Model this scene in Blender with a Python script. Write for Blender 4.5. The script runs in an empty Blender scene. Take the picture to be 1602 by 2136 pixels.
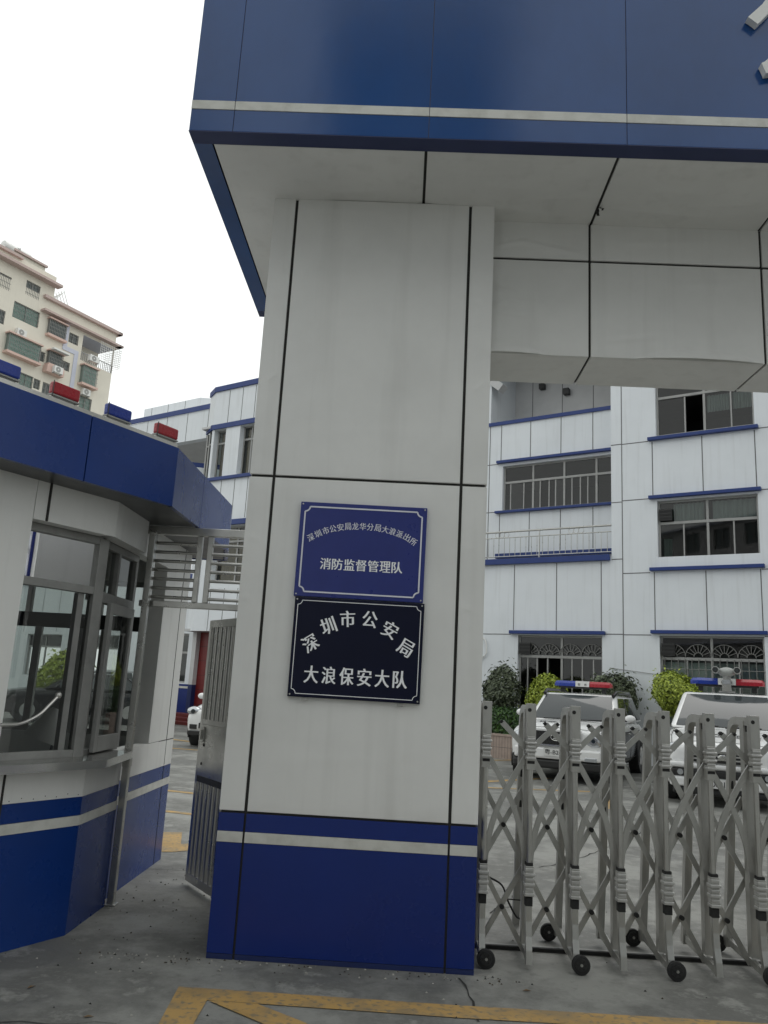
import bpy, bmesh, math, random
from mathutils import Vector, Matrix, noise as mnoise
from mathutils.bvhtree import BVHTree
R = math.radians
random.seed(7)
S = bpy.context.scene
COL = S.collection

# ------------------------------------------------------------------ camera
cd = bpy.data.cameras.new("camera"); cam = bpy.data.objects.new("camera", cd); COL.objects.link(cam)
S.camera = cam
cd.sensor_fit = 'VERTICAL'; cd.sensor_height = 36.0; cd.lens = 36.0 * 1680 / 2136
cd.clip_start = 0.05; cd.clip_end = 2000
cam.matrix_world = (Matrix.Translation((0, 0, 1.55)) @ Matrix.Rotation(R(1.8), 4, 'Z')
                    @ Matrix.Rotation(R(90 + 12.15), 4, 'X') @ Matrix.Rotation(R(3.127), 4, 'Z'))

# ------------------------------------------------------------------ overcast sky, soft sun, exposure
SUN_EL, SUN_ROT = R(58), R(35)
W = bpy.data.worlds.new("World"); S.world = W; W.use_nodes = True
wt = W.node_tree; wt.nodes.clear()
sky = wt.nodes.new('ShaderNodeTexSky'); sky.sky_type = 'NISHITA'; sky.sun_disc = False
sky.sun_elevation = SUN_EL; sky.sun_rotation = SUN_ROT; sky.dust_density = 5; sky.air_density = 1.0
hsv = wt.nodes.new('ShaderNodeHueSaturation'); hsv.inputs['Saturation'].default_value = 0.12
cl = wt.nodes.new('ShaderNodeMix'); cl.data_type = 'RGBA'
cl.inputs['Factor'].default_value = 0.8
cl.inputs['B'].default_value = (10.6, 11.0, 10.8, 1)      # even cloud deck over the sky
bg = wt.nodes.new('ShaderNodeBackground'); bg.inputs['Strength'].default_value = 0.1
wo = wt.nodes.new('ShaderNodeOutputWorld')
wt.links.new(sky.outputs[0], hsv.inputs['Color']); wt.links.new(hsv.outputs[0], cl.inputs['A'])
wt.links.new(cl.outputs['Result'], bg.inputs[0]); wt.links.new(bg.outputs[0], wo.inputs[0])
sd = bpy.data.lights.new("sun", 'SUN'); sd.energy = 0.5; sd.angle = R(40); sd.color = (1, .97, .93)
so = bpy.data.objects.new("sun", sd); COL.objects.link(so)
# sun direction: rotation 0 = +Y, clockwise seen from above
sdir = Vector((math.sin(SUN_ROT) * math.cos(SUN_EL), math.cos(SUN_ROT) * math.cos(SUN_EL), math.sin(SUN_EL)))
so.rotation_euler = sdir.to_track_quat('Z', 'Y').to_euler()
S.view_settings.view_transform = 'Standard'; S.view_settings.look = 'None'
S.view_settings.exposure = 0.28; S.view_settings.gamma = 1.0
S.cycles.max_bounces = 8; S.cycles.transparent_max_bounces = 16

# ------------------------------------------------------------------ materials
MATS = {}
def mat(name, col, rough=.5, metal=0.0, spec=.5, var=0.0, vscale=3.0, streak=0.0, bump=0.0, bscale=20, dirt=None, coat=0.0, stretch=(1, 1, 1)):
    m = bpy.data.materials.new(name); m.use_nodes = True; MATS[name] = m
    nt = m.node_tree; b = nt.nodes['Principled BSDF']
    b.inputs['Base Color'].default_value = (*col, 1); b.inputs['Roughness'].default_value = rough
    b.inputs['Metallic'].default_value = metal; b.inputs['Specular IOR Level'].default_value = spec
    b.inputs['Coat Weight'].default_value = coat
    tc = nt.nodes.new('ShaderNodeTexCoord')
    last = None
    def mixcol(fac_socket, dark, prev):
        mx = nt.nodes.new('ShaderNodeMix'); mx.data_type = 'RGBA'
        nt.links.new(fac_socket, mx.inputs['Factor'])
        if prev is None: mx.inputs['A'].default_value = (*col, 1)
        else: nt.links.new(prev, mx.inputs['A'])
        mx.inputs['B'].default_value = (*dark, 1)
        return mx.outputs['Result']
    if var or dirt:
        mp = nt.nodes.new('ShaderNodeMapping'); mp.inputs['Scale'].default_value = stretch
        nt.links.new(tc.outputs['Object'], mp.inputs[0])
        n = nt.nodes.new('ShaderNodeTexNoise'); n.inputs['Scale'].default_value = vscale; n.inputs['Detail'].default_value = 7
        n.inputs['Roughness'].default_value = .62
        nt.links.new(mp.outputs[0], n.inputs['Vector'])
        rp = nt.nodes.new('ShaderNodeMapRange'); rp.inputs['From Min'].default_value = .42; rp.inputs['From Max'].default_value = .72
        rp.inputs['To Max'].default_value = var if not dirt else dirt[1]
        nt.links.new(n.outputs['Fac'], rp.inputs['Value'])
        last = mixcol(rp.outputs[0], tuple(c * .45 for c in col) if not dirt else dirt[0], last)
        rr = nt.nodes.new('ShaderNodeMapRange'); rr.inputs['To Min'].default_value = max(rough - .12, .03); rr.inputs['To Max'].default_value = min(rough + .2, 1)
        nt.links.new(n.outputs['Fac'], rr.inputs['Value']); nt.links.new(rr.outputs[0], b.inputs['Roughness'])
    if streak:                                              # rain streaks running down a wall
        mp = nt.nodes.new('ShaderNodeMapping'); mp.inputs['Scale'].default_value = (6, 6, .35)
        nt.links.new(tc.outputs['Object'], mp.inputs[0])
        n = nt.nodes.new('ShaderNodeTexNoise'); n.inputs['Scale'].default_value = 1.5; n.inputs['Detail'].default_value = 5
        nt.links.new(mp.outputs[0], n.inputs['Vector'])
        rp = nt.nodes.new('ShaderNodeMapRange'); rp.inputs['From Min'].default_value = .52; rp.inputs['From Max'].default_value = .8
        rp.inputs['To Max'].default_value = streak
        nt.links.new(n.outputs['Fac'], rp.inputs['Value'])
        last = mixcol(rp.outputs[0], (.25, .24, .21), last)
    if last is not None: nt.links.new(last, b.inputs['Base Color'])
    if bump:
        n = nt.nodes.new('ShaderNodeTexNoise'); n.inputs['Scale'].default_value = bscale; n.inputs['Detail'].default_value = 4
        nt.links.new(tc.outputs['Object'], n.inputs['Vector'])
        bp = nt.nodes.new('ShaderNodeBump'); bp.inputs['Strength'].default_value = bump; bp.inputs['Distance'].default_value = .02
        nt.links.new(n.outputs['Fac'], bp.inputs['Height']); nt.links.new(bp.outputs[0], b.inputs['Normal'])
    return m

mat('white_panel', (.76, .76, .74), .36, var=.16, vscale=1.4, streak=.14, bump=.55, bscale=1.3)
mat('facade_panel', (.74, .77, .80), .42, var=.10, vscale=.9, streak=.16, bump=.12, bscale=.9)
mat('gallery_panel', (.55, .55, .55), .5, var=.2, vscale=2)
mat('blue_panel', (.004, .022, .17), .2, var=.25, vscale=1.2, bump=.10, bscale=1.3)
mat('fascia_blue', (.007, .060, .22), .09, spec=.5, var=.45, vscale=1.1, bump=.18, bscale=1.1, stretch=(1, 1, .5))
mat('booth_blue', (.007, .038, .20), .22, spec=.35, var=.25, vscale=1.5, bump=.12, bscale=1.4)
mat('dark_blue', (.010, .022, .10), .4, var=.3)
mat('trim_blue', (.008, .034, .18), .4, var=.2)
mat('stripe_white', (.62, .62, .58), .4, var=.2, vscale=9, dirt=((.3, .29, .25), .45))
mat('joint', (.028, .027, .025), .8)
mat('thin_joint', (.12, .12, .12), .8)
mat('steel', (.54, .535, .51), .26, .9, var=.3, vscale=6)
mat('chrome', (.62, .62, .6), .12, 1.0, var=.2, vscale=4)
mat('aluminium', (.50, .495, .47), .30, .72, var=.45, vscale=14, stretch=(1, 1, .25))
mat('bright_aluminium', (.58, .575, .56), .28, .7, var=.25, vscale=20)
mat('window_metal', (.34, .34, .33), .5, .25, var=.2, vscale=5)
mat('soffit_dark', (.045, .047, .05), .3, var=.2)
mat('booth_frame', (.31, .31, .30), .5, .35, var=.4, vscale=6)
mat('rubber', (.015, .015, .015), .7, var=.3, vscale=30)
mat('tyre', (.02, .02, .02), .8, var=.3, vscale=12)
mat('interior', (.12, .12, .115), .9, var=.2)
mat('curtain_pale', (.55, .60, .58), .9, var=.25, vscale=9, stretch=(1, 1, .1))
mat('curtain_tan', (.42, .33, .20), .9, var=.5, vscale=9, stretch=(1, 1, .1))
mat('beige_wall', (.72, .68, .59), .8, var=.12, vscale=.7, streak=.12)
mat('street_tile', (.42, .44, .45), .6, var=.2, vscale=1.5, streak=.2)
mat('pink_trim', (.52, .41, .38), .8, var=.15)
mat('pink_box', (.64, .46, .40), .8, var=.15)
mat('pale_band', (.55, .57, .66), .8, var=.1)
mat('grille_metal', (.20, .20, .19), .5, .3)
mat('green_glass', (.20, .34, .29), .12, spec=.8, var=.5, vscale=1.3)
mat('dim_glass', (.11, .14, .14), .12, spec=.7, var=.4, vscale=1.2)
mat('white_plastic', (.72, .72, .70), .4, var=.08, vscale=8)
mat('grey_plastic', (.30, .30, .29), .5, var=.2, vscale=8)
mat('lamp_grey', (.42, .43, .41), .45, var=.4, vscale=14)
mat('black_plastic', (.02, .02, .02), .45)
mat('red_lens', (.36, .014, .026), .25, spec=.5, var=.3, vscale=25)
mat('blue_lens', (.010, .036, .28), .25, spec=.5, var=.3, vscale=25)
mat('white_paint', (.80, .80, .79), .12, coat=.5, var=.05, vscale=5)
mat('black_paint', (.012, .012, .014), .18, spec=.4)
mat('silver_paint', (.42, .43, .44), .2, .5, coat=.4)
mat('car_glass', (.03, .037, .04), .04, spec=.6)
mat('headlamp', (.50, .52, .54), .06, .55, coat=.8)
mat('sign_blue', (.018, .030, .19), .28, var=.15, vscale=8)
mat('sign_navy', (.002, .004, .022), .3, spec=.25, var=.2, vscale=8)
mat('sign_white', (.90, .91, .93), .5, var=.08, vscale=30)
mat('sign_grey', (.72, .73, .80), .5)
mat('letter_white', (.72, .72, .70), .35)
mat('plate_white', (.66, .66, .64), .4)
mat('ink', (.01, .01, .012), .5)
mat('red_door', (.16, .012, .012), .4, var=.25, vscale=3)
mat('red_step', (.14, .022, .02), .5, var=.4, vscale=6)
mat('desk_brown', (.05, .03, .022), .4, var=.3, vscale=8)
mat('planter_tile', (.42, .33, .28), .6, var=.3, vscale=8, bump=.2, bscale=12)
mat('bark', (.09, .07, .05), .9, var=.4, vscale=14)
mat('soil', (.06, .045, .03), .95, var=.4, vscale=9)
mat('pipe_grey', (.3, .3, .3), .5)
mat('grit_pale', (.34, .33, .30), .9)
mat('leaf_dry', (.14, .09, .045), .8)
mat('crack_dark', (.03, .03, .028), .95)

def scuffs(name, amount=.5):
    nt = MATS[name].node_tree; b = nt.nodes['Principled BSDF']; L = nt.links.new
    tc = nt.nodes.new('ShaderNodeTexCoord'); mp = nt.nodes.new('ShaderNodeMapping'); mp.inputs['Scale'].default_value = (2, 2, 5)
    mp.inputs['Rotation'].default_value = (0, .5, 0); L(tc.outputs['Object'], mp.inputs[0])
    n = nt.nodes.new('ShaderNodeTexNoise'); n.inputs['Scale'].default_value = 5; n.inputs['Detail'].default_value = 10; n.inputs['Roughness'].default_value = .75; L(mp.outputs[0], n.inputs['Vector'])
    r = nt.nodes.new('ShaderNodeMapRange'); r.inputs['From Min'].default_value = .66; r.inputs['From Max'].default_value = .76; r.inputs['To Max'].default_value = amount; L(n.outputs[0], r.inputs['Value'])
    x = nt.nodes.new('ShaderNodeMix'); x.data_type = 'RGBA'; x.inputs['B'].default_value = (.22, .24, .27, 1); L(r.outputs[0], x.inputs['Factor'])
    old = b.inputs['Base Color'].links[0].from_socket; L(old, x.inputs['A']); L(x.outputs['Result'], b.inputs['Base Color'])
scuffs('blue_panel', .40); scuffs('booth_blue', .28)

def leaf_mat(name, a, b, c):
    m = bpy.data.materials.new(name); m.use_nodes = True; MATS[name] = m
    nt = m.node_tree; p = nt.nodes['Principled BSDF']; p.inputs['Roughness'].default_value = .45
    tc = nt.nodes.new('ShaderNodeTexCoord'); n = nt.nodes.new('ShaderNodeTexWhiteNoise'); n.noise_dimensions = '3D'
    sn = nt.nodes.new('ShaderNodeVectorMath'); sn.operation = 'SNAP'; sn.inputs[1].default_value = (.045, .045, .045)
    nt.links.new(tc.outputs['Object'], sn.inputs[0]); nt.links.new(sn.outputs[0], n.inputs['Vector'])
    cr = nt.nodes.new('ShaderNodeValToRGB'); cr.color_ramp.elements[0].color = (*a, 1); cr.color_ramp.elements[1].color = (*c, 1)
    e = cr.color_ramp.elements.new(.5); e.color = (*b, 1)
    nt.links.new(n.outputs['Value'], cr.inputs[0]); nt.links.new(cr.outputs[0], p.inputs['Base Color'])
    p.inputs['Subsurface Weight'].default_value = 0
leaf_mat('leaf_lime', (.15, .21, .02), (.29, .36, .035), (.45, .52, .07))
leaf_mat('leaf_olive', (.035, .05, .025), (.08, .10, .055), (.17, .20, .12))
leaf_mat('leaf_green', (.012, .035, .008), (.025, .075, .012), (.07, .15, .02))

def glass_mat(name, tint, gl=.9, ior=1.55):
    m = bpy.data.materials.new(name); m.use_nodes = True; MATS[name] = m
    nt = m.node_tree; nt.nodes.clear()
    o = nt.nodes.new('ShaderNodeOutputMaterial'); mx = nt.nodes.new('ShaderNodeMixShader')
    t = nt.nodes.new('ShaderNodeBsdfTransparent'); t.inputs[0].default_value = (*tint, 1)
    g = nt.nodes.new('ShaderNodeBsdfGlossy'); g.inputs['Roughness'].default_value = .02; g.inputs[0].default_value = (gl, gl, gl, 1)
    f = nt.nodes.new('ShaderNodeFresnel'); f.inputs['IOR'].default_value = ior
    nt.links.new(f.outputs[0], mx.inputs[0]); nt.links.new(t.outputs[0], mx.inputs[1]); nt.links.new(g.outputs[0], mx.inputs[2])
    nt.links.new(mx.outputs[0], o.inputs[0])
glass_mat('pane_glass', (.55, .60, .58))
glass_mat('booth_glass', (.68, .72, .70), ior=2.0)

def ground_mat(name, col):
    m = bpy.data.materials.new(name); m.use_nodes = True; MATS[name] = m
    nt = m.node_tree; b = nt.nodes['Principled BSDF']; L = nt.links.new
    tc = nt.nodes.new('ShaderNodeTexCoord')
    def noise(sc, det, rg=.6, vec=None):
        n = nt.nodes.new('ShaderNodeTexNoise'); n.inputs['Scale'].default_value = sc; n.inputs['Detail'].default_value = det
        n.inputs['Roughness'].default_value = rg; L(vec or tc.outputs['Object'], n.inputs['Vector']); return n
    def ramp(n, lo, hi, a, c):
        r = nt.nodes.new('ShaderNodeMapRange'); r.inputs['From Min'].default_value = lo; r.inputs['From Max'].default_value = hi
        r.inputs['To Min'].default_value = a; r.inputs['To Max'].default_value = c; L(n.outputs[0], r.inputs['Value']); return r
    def mix(a, bcol, fac):
        x = nt.nodes.new('ShaderNodeMix'); x.data_type = 'RGBA'
        if isinstance(a, tuple): x.inputs['A'].default_value = (*a, 1)
        else: L(a, x.inputs['A'])
        x.inputs['B'].default_value = (*bcol, 1); L(fac, x.inputs['Factor']); return x.outputs['Result']
    c = mix(col, tuple(k * .42 for k in col), ramp(noise(.75, 10, .72), .43, .545, 0, .82).outputs[0])   # damp, oil-dark patches
    c = mix(c, tuple(min(k * 1.5, .6) for k in col), ramp(noise(1.5, 9, .72), .57, .63, 0, .5).outputs[0])  # scuffed pale patches
    c = mix(c, tuple(k * .35 for k in col), ramp(noise(14, 6, .7), .56, .75, 0, .6).outputs[0])             # grit
    c = mix(c, (.42, .41, .38), ramp(noise(46, 3, .6), .74, .80, 0, .4).outputs[0])                          # pale chips
    L(c, b.inputs['Base Color'])
    rr = ramp(noise(1.1, 8, .65), .4, .65, .48, .85); L(rr.outputs[0], b.inputs['Roughness'])
    n = noise(60, 6, .7); bp = nt.nodes.new('ShaderNodeBump'); bp.inputs['Strength'].default_value = .35; bp.inputs['Distance'].default_value = .006
    L(n.outputs[0], bp.inputs['Height']); L(bp.outputs[0], b.inputs['Normal'])
ground_mat('concrete', (.26, .26, .242))
ground_mat('concrete_step', (.20, .20, .185))

def paint_mat(name, col, under):
    m = bpy.data.materials.new(name); m.use_nodes = True; MATS[name] = m
    nt = m.node_tree; b = nt.nodes['Principled BSDF']; b.inputs['Roughness'].default_value = .65; L = nt.links.new
    tc = nt.nodes.new('ShaderNodeTexCoord'); prev = None
    for sc, lo, hi, to, dk in ((5, .46, .64, .6, under), (30, .52, .66, .9, under), (2.0, .5, .7, .5, tuple(c * .5 for c in col))):
        n = nt.nodes.new('ShaderNodeTexNoise'); n.inputs['Scale'].default_value = sc; n.inputs['Detail'].default_value = 8
        L(tc.outputs['Object'], n.inputs['Vector'])
        r = nt.nodes.new('ShaderNodeMapRange'); r.inputs['From Min'].default_value = lo; r.inputs['From Max'].default_value = hi; r.inputs['To Max'].default_value = to
        L(n.outputs[0], r.inputs['Value'])
        x = nt.nodes.new('ShaderNodeMix'); x.data_type = 'RGBA'
        if prev is None: x.inputs['A'].default_value = (*col, 1)
        else: L(prev, x.inputs['A'])
        x.inputs['B'].default_value = (*dk, 1); L(r.outputs[0], x.inputs['Factor']); prev = x.outputs['Result']
    L(prev, b.inputs['Base Color'])
paint_mat('yellow_paint', (.46, .29, .10), (.20, .17, .12))

# ------------------------------------------------------------------ mesh helpers
def tag(o, label=None, cat=None, group=None, kind=None):
    if label: o['label'] = label
    if cat: o['category'] = cat
    if group: o['group'] = group
    if kind: o['kind'] = kind
    return o
def thing(name, label, cat, loc=(0, 0, 0), rz=0, group=None):
    o = bpy.data.objects.new(name, None); COL.objects.link(o); o.empty_display_size = .2
    o.location = loc; o.rotation_euler = (0, 0, rz)
    return tag(o, label, cat, group)
def copy_tree(o, parent=None):
    c = o.copy(); COL.objects.link(c)
    if parent: c.parent = parent
    for ch in list(o.children): copy_tree(ch, c)
    return c

class MB:
    def __init__(s): s.v = []; s.f = []; s.mi = []; s.mats = []
    def m(s, name):
        if name not in s.mats: s.mats.append(name)
        return s.mats.index(name)
    def face(s, pts, mt):
        i = len(s.v); s.v += [tuple(p) for p in pts]; s.f.append(tuple(range(i, i + len(pts)))); s.mi.append(s.m(mt))
    def mesh(s, vs, fs, mt):
        i = len(s.v); s.v += [tuple(p) for p in vs]; k = s.m(mt)
        for f in fs: s.f.append(tuple(i + a for a in f)); s.mi.append(k)
    def box(s, x0, x1, y0, y1, z0, z1, mt):
        x0, x1 = min(x0, x1), max(x0, x1); y0, y1 = min(y0, y1), max(y0, y1); z0, z1 = min(z0, z1), max(z0, z1)
        v = [(x0, y0, z0), (x1, y0, z0), (x1, y1, z0), (x0, y1, z0), (x0, y0, z1), (x1, y0, z1), (x1, y1, z1), (x0, y1, z1)]
        s.mesh(v, [(0, 3, 2, 1), (4, 5, 6, 7), (0, 1, 5, 4), (1, 2, 6, 5), (2, 3, 7, 6), (3, 0, 4, 7)], mt)
    def beam(s, p, q, w, h, mt, up=(0, 0, 1)):              # rectangular bar from p to q, w across, h along up
        p = Vector(p); q = Vector(q); d = (q - p).normalized(); u = Vector(up)
        a = d.cross(u)
        if a.length < 1e-4: a = d.cross(Vector((0, 1, 0)))
        a.normalize(); b = a.cross(d).normalized(); a = a * w / 2; b = b * h / 2
        v = [p - a - b, p + a - b, p + a + b, p - a + b, q - a - b, q + a - b, q + a + b, q - a + b]
        s.mesh(v, [(0, 1, 2, 3), (7, 6, 5, 4), (4, 5, 1, 0), (5, 6, 2, 1), (6, 7, 3, 2), (7, 4, 0, 3)], mt)
    def sweep(s, path, w, h, mt, side=(1, 0, 0)):           # rect section w along side, h in the bend plane
        P = [Vector(p) for p in path]; sd_ = Vector(side).normalized(); rings = []
        for i, p in enumerate(P):
            t = (P[min(i + 1, len(P) - 1)] - P[max(i - 1, 0)]).normalized(); n = sd_.cross(t).normalized()
            rings.append([p - sd_ * w / 2 - n * h / 2, p + sd_ * w / 2 - n * h / 2, p + sd_ * w / 2 + n * h / 2, p - sd_ * w / 2 + n * h / 2])
        v = [q for r in rings for q in r]; f = []
        for i in range(len(P) - 1):
            for k in range(4): f.append((4 * i + k, 4 * i + (k + 1) % 4, 4 * i + 4 + (k + 1) % 4, 4 * i + 4 + k))
        f += [(3, 2, 1, 0), tuple(4 * (len(P) - 1) + k for k in range(4))]
        s.mesh(v, f, mt)
    def tube(s, path, r, mt, seg=10):
        P = [Vector(p) for p in path]; v = []; f = []
        ref = Vector((0, 0, 1))
        for i, p in enumerate(P):
            t = (P[min(i + 1, len(P) - 1)] - P[max(i - 1, 0)]).normalized()
            a = t.cross(ref)
            if a.length < .05: a = t.cross(Vector((1, 0, 0)))
            a.normalize(); b = t.cross(a).normalized()
            rr = r[i] if isinstance(r, (list, tuple)) else r
            for k in range(seg):
                an = 2 * math.pi * k / seg; v.append(p + a * math.cos(an) * rr + b * math.sin(an) * rr)
        for i in range(len(P) - 1):
            for k in range(seg): f.append((i * seg + k, i * seg + (k + 1) % seg, (i + 1) * seg + (k + 1) % seg, (i + 1) * seg + k))
        f += [tuple(reversed(range(seg))), tuple((len(P) - 1) * seg + k for k in range(seg))]
        s.mesh(v, f, mt)
    def cyl(s, p, q, r, mt, seg=20): s.tube([p, q], r, mt, seg)
    def prism(s, pts, z0, z1, mt, side_mt=None, top=True):   # footprint polygon (ccw) raised from z0 to z1
        n = len(pts); v = [(x, y, z0) for x, y in pts] + [(x, y, z1) for x, y in pts]
        s.mesh(v, [(i, (i + 1) % n, n + (i + 1) % n, n + i) for i in range(n)], side_mt or mt)
        if top: s.mesh(v, [tuple(range(n - 1, -1, -1)), tuple(range(n, 2 * n))], mt)
    def ball(s, c, r, mt, nu=16, nv=10):
        rx, ry, rz = r if isinstance(r, (tuple, list)) else (r, r, r); v = []; f = []
        for j in range(nv + 1):
            t = math.pi * j / nv
            for i in range(nu):
                a = 2 * math.pi * i / nu
                v.append((c[0] + rx * math.sin(t) * math.cos(a), c[1] + ry * math.sin(t) * math.sin(a), c[2] + rz * math.cos(t)))
        for j in range(nv):
            for i in range(nu): f.append((j * nu + i, (j + 1) * nu + i, (j + 1) * nu + (i + 1) % nu, j * nu + (i + 1) % nu))
        s.mesh(v, f, mt)
    def wall(s, u0, u1, z0, z1, y, holes, mt, reveal=.2, rmt=None):   # wall facing -y with openings and their reveals
        us = sorted({u0, u1, *[min(max(c, u0), u1) for h in holes for c in h[:2]]}); zs = sorted({z0, z1, *[min(max(c, z0), z1) for h in holes for c in h[2:]]})
        for i in range(len(us) - 1):
            for j in range(len(zs) - 1):
                cu = (us[i] + us[i + 1]) / 2; cz = (zs[j] + zs[j + 1]) / 2
                if any(h[0] < cu < h[1] and h[2] < cz < h[3] for h in holes): continue
                s.face([(us[i], y, zs[j]), (us[i + 1], y, zs[j]), (us[i + 1], y, zs[j + 1]), (us[i], y, zs[j + 1])], mt)
        for a, b, c, d in holes:
            r = y + reveal; k = rmt or mt
            s.face([(a, y, c), (a, y, d), (a, r, d), (a, r, c)], k); s.face([(b, y, c), (b, r, c), (b, r, d), (b, y, d)], k)
            s.face([(a, y, c), (a, r, c), (b, r, c), (b, y, c)], k); s.face([(a, y, d), (b, y, d), (b, r, d), (a, r, d)], k)
    def build(s, name, parent=None, off=(0, 0, 0), smooth=False, bevel=0.0, xf=None, weld=False, angle=40):
        me = bpy.data.meshes.new(name)
        vs = [Vector(v) for v in s.v]
        if xf: vs = [xf @ v for v in vs]
        o_ = Vector(off)
        me.from_pydata([tuple(v - o_) for v in vs], [], s.f)
        for k in s.mats: me.materials.append(MATS[k])
        me.polygons.foreach_set('material_index', s.mi)
        bm = bmesh.new(); bm.from_mesh(me)
        if weld: bmesh.ops.remove_doubles(bm, verts=bm.verts, dist=1e-4)
        bmesh.ops.recalc_face_normals(bm, faces=bm.faces)
        bm.to_mesh(me); bm.free()
        if smooth:
            me.polygons.foreach_set('use_smooth', [True] * len(me.polygons))
            me.set_sharp_from_angle(angle=R(angle))
        o = bpy.data.objects.new(name, me); COL.objects.link(o)
        if parent: o.parent = parent
        if bevel:
            b = o.modifiers.new('bevel', 'BEVEL'); b.width = bevel; b.segments = 2; b.limit_method = 'ANGLE'; b.angle_limit = R(40)
        return o

def glyphs(text, size, bold=.0, sx=1.0):
    """triangles of a string, centred on the origin in the xy plane"""
    c = bpy.data.curves.new('lettering', 'FONT'); c.body = text; c.size = size; c.offset = bold; c.align_x = 'CENTER'
    c.resolution_u = 3
    o = bpy.data.objects.new('lettering', c); COL.objects.link(o)
    me = o.evaluated_get(bpy.context.evaluated_depsgraph_get()).to_mesh()
    v = [list(p.co) for p in me.vertices]; f = [tuple(p.vertices) for p in me.polygons]
    bpy.data.objects.remove(o); bpy.data.curves.remove(c)
    x0, x1 = min(p[0] for p in v), max(p[0] for p in v); y0, y1 = min(p[1] for p in v), max(p[1] for p in v)
    v = [((p[0] - (x0 + x1) / 2) * sx, p[1] - (y0 + y1) / 2, 0) for p in v]
    return v, f, (x1 - x0) * sx, y1 - y0
def put_text(mb, text, centre, size, mt, right=(1, 0, 0), up=(0, 0, 1), rot=0, bold=0, sx=1.0, depth=0, fit_w=None, fit_h=None):
    v, f, w, h = glyphs(text, size, 0, sx)
    kx = fit_w / w if fit_w else 1; ky = fit_h / h if fit_h else (kx if fit_w else 1)
    r_ = Vector(right); u_ = Vector(up); c_ = Vector(centre); nrm = r_.cross(u_)
    ca, sa = math.cos(rot), math.sin(rot)
    pts = []
    for x, y, z in v:
        x *= kx; y *= ky
        pts.append(c_ + r_ * (x * ca - y * sa) + u_ * (x * sa + y * ca))
    mb.mesh(pts, f, mt)
    if bold:                                                # heavier strokes: shifted copies, each a hair further back
        for k, (bx, by) in enumerate(((1, 0), (-1, 0), (.5, .0), (-.5, .0))):
            sh = (r_ * ca + u_ * sa) * bx * bold + (u_ * ca - r_ * sa) * by * bold - nrm * .00012 * (k + 1)
            mb.mesh([p + sh for p in pts], f, mt)
    if depth:                                               # raised letters: back copy and sides
        n = len(pts); back = [p - nrm * depth for p in pts]
        edges = {}
        for a in f:
            for i in range(len(a)):
                e = (a[i], a[(i + 1) % len(a)]); edges[e] = 1
        sides = [(a, b, n + b, n + a) for a, b in edges if (b, a) not in edges]
        mb.mesh(pts + back, sides, mt)

# ------------------------------------------------------------------ ground
g = MB(); g.face([(-900, -900, 0), (900, -900, 0), (900, 900, 0), (-900, 900, 0)], 'concrete')
tag(g.build('ground'), kind='structure')
def flat(name, polys, z, mt, label=None):
    m = MB()
    for p in polys:
        n = len(p); top = [(x, y, z) for x, y in p]
        m.face(top, mt)
    return tag(m.build(name), kind='structure')
flat('yellow_road_marking', [
    [(-1.05, 4.485), (-1.02, 4.05), (-.95, 3.4), (-.80, 3.4), (-.866, 4.06), (-.87, 4.335)],
    [(-1.05, 4.485), (-.87, 4.335), (.4, 4.325), (2.2, 4.37), (6.5, 4.42), (6.5, 4.57), (2.2, 4.52), (.4, 4.482)]], .004, 'yellow_paint')
flat('yellow_road_marking', [[(-.86, 4.325), (-.62, 4.325), (.25, 3.7), (.12, 3.6)]], .006, 'yellow_paint')
flat('yellow_road_marking', [[(-2.30, 8.5), (-2.12, 8.55), (-1.98, 7.98), (-1.2, 8.5), (-1.15, 8.3), (-1.95, 7.62), (-2.05, 7.60)]], .004, 'yellow_paint')
for a, b, c, d in (((-2.9, 9.9), (-1.9, 9.6), (-1.9, 9.48), (-2.9, 9.78)), ((-3.4, 11.6), (-2.3, 11.25), (-2.3, 11.12), (-3.4, 11.47)),
                   ((-5.9, 20.6), (-3.6, 19.0), (-3.7, 18.85), (-6.0, 20.45)), ((-4.9, 17.9), (-3.2, 17.6), (-3.2, 17.45), (-4.9, 17.75)),
                   ((1.2, 14.6), (2.9, 16.2), (3.0, 16.08), (1.3, 14.48)), ((1.5, 14.0), (3.3, 14.3), (3.3, 14.17), (1.5, 13.87)),
                   ((3.0, 12.2), (3.9, 15.2), (4.05, 15.2), (3.15, 12.2)), ((1.0, 18.6), (2.7, 19.9), (2.8, 19.8), (1.1, 18.5))):
    flat('yellow_road_marking', [[a, b, c, d]], .004, 'yellow_paint')
def PILL(x, y): return -1.05 < x < .52 and 4.92 < y < 6.16 or (x < -1.9 and y > 4.9)
def crack(pts, w=.012):
    m = MB(); P = []
    for i in range(len(pts) - 1):
        a = Vector(pts[i]); b = Vector(pts[i + 1]); n = max(2, int((b - a).length / .09))
        for k in range(n): P.append(a.lerp(b, k / n) + Vector((random.uniform(-.02, .02), random.uniform(-.02, .02))))
    P.append(Vector(pts[-1])); L = []; Rr = []
    for i, p in enumerate(P):
        t = (P[min(i + 1, len(P) - 1)] - P[max(i - 1, 0)]).normalized(); n = Vector((-t.y, t.x)); ww = w * random.uniform(.25, 1) * .5
        L.append((p + n * ww)); Rr.append((p - n * ww))
    for i in range(len(P) - 1): m.face([(L[i].x, L[i].y, .0035), (Rr[i].x, Rr[i].y, .0035), (Rr[i + 1].x, Rr[i + 1].y, .0035), (L[i + 1].x, L[i + 1].y, .0035)], 'crack_dark')
    tag(m.build('pavement_crack'), kind='structure')
crack([(.406, 4.89), (.43, 4.70), (.467, 4.55), (.45, 4.3)], .016)
crack([(1.35, 7.9), (1.76, 8.33), (2.88, 10.15), (4.35, 12.6)], .022)
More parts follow.
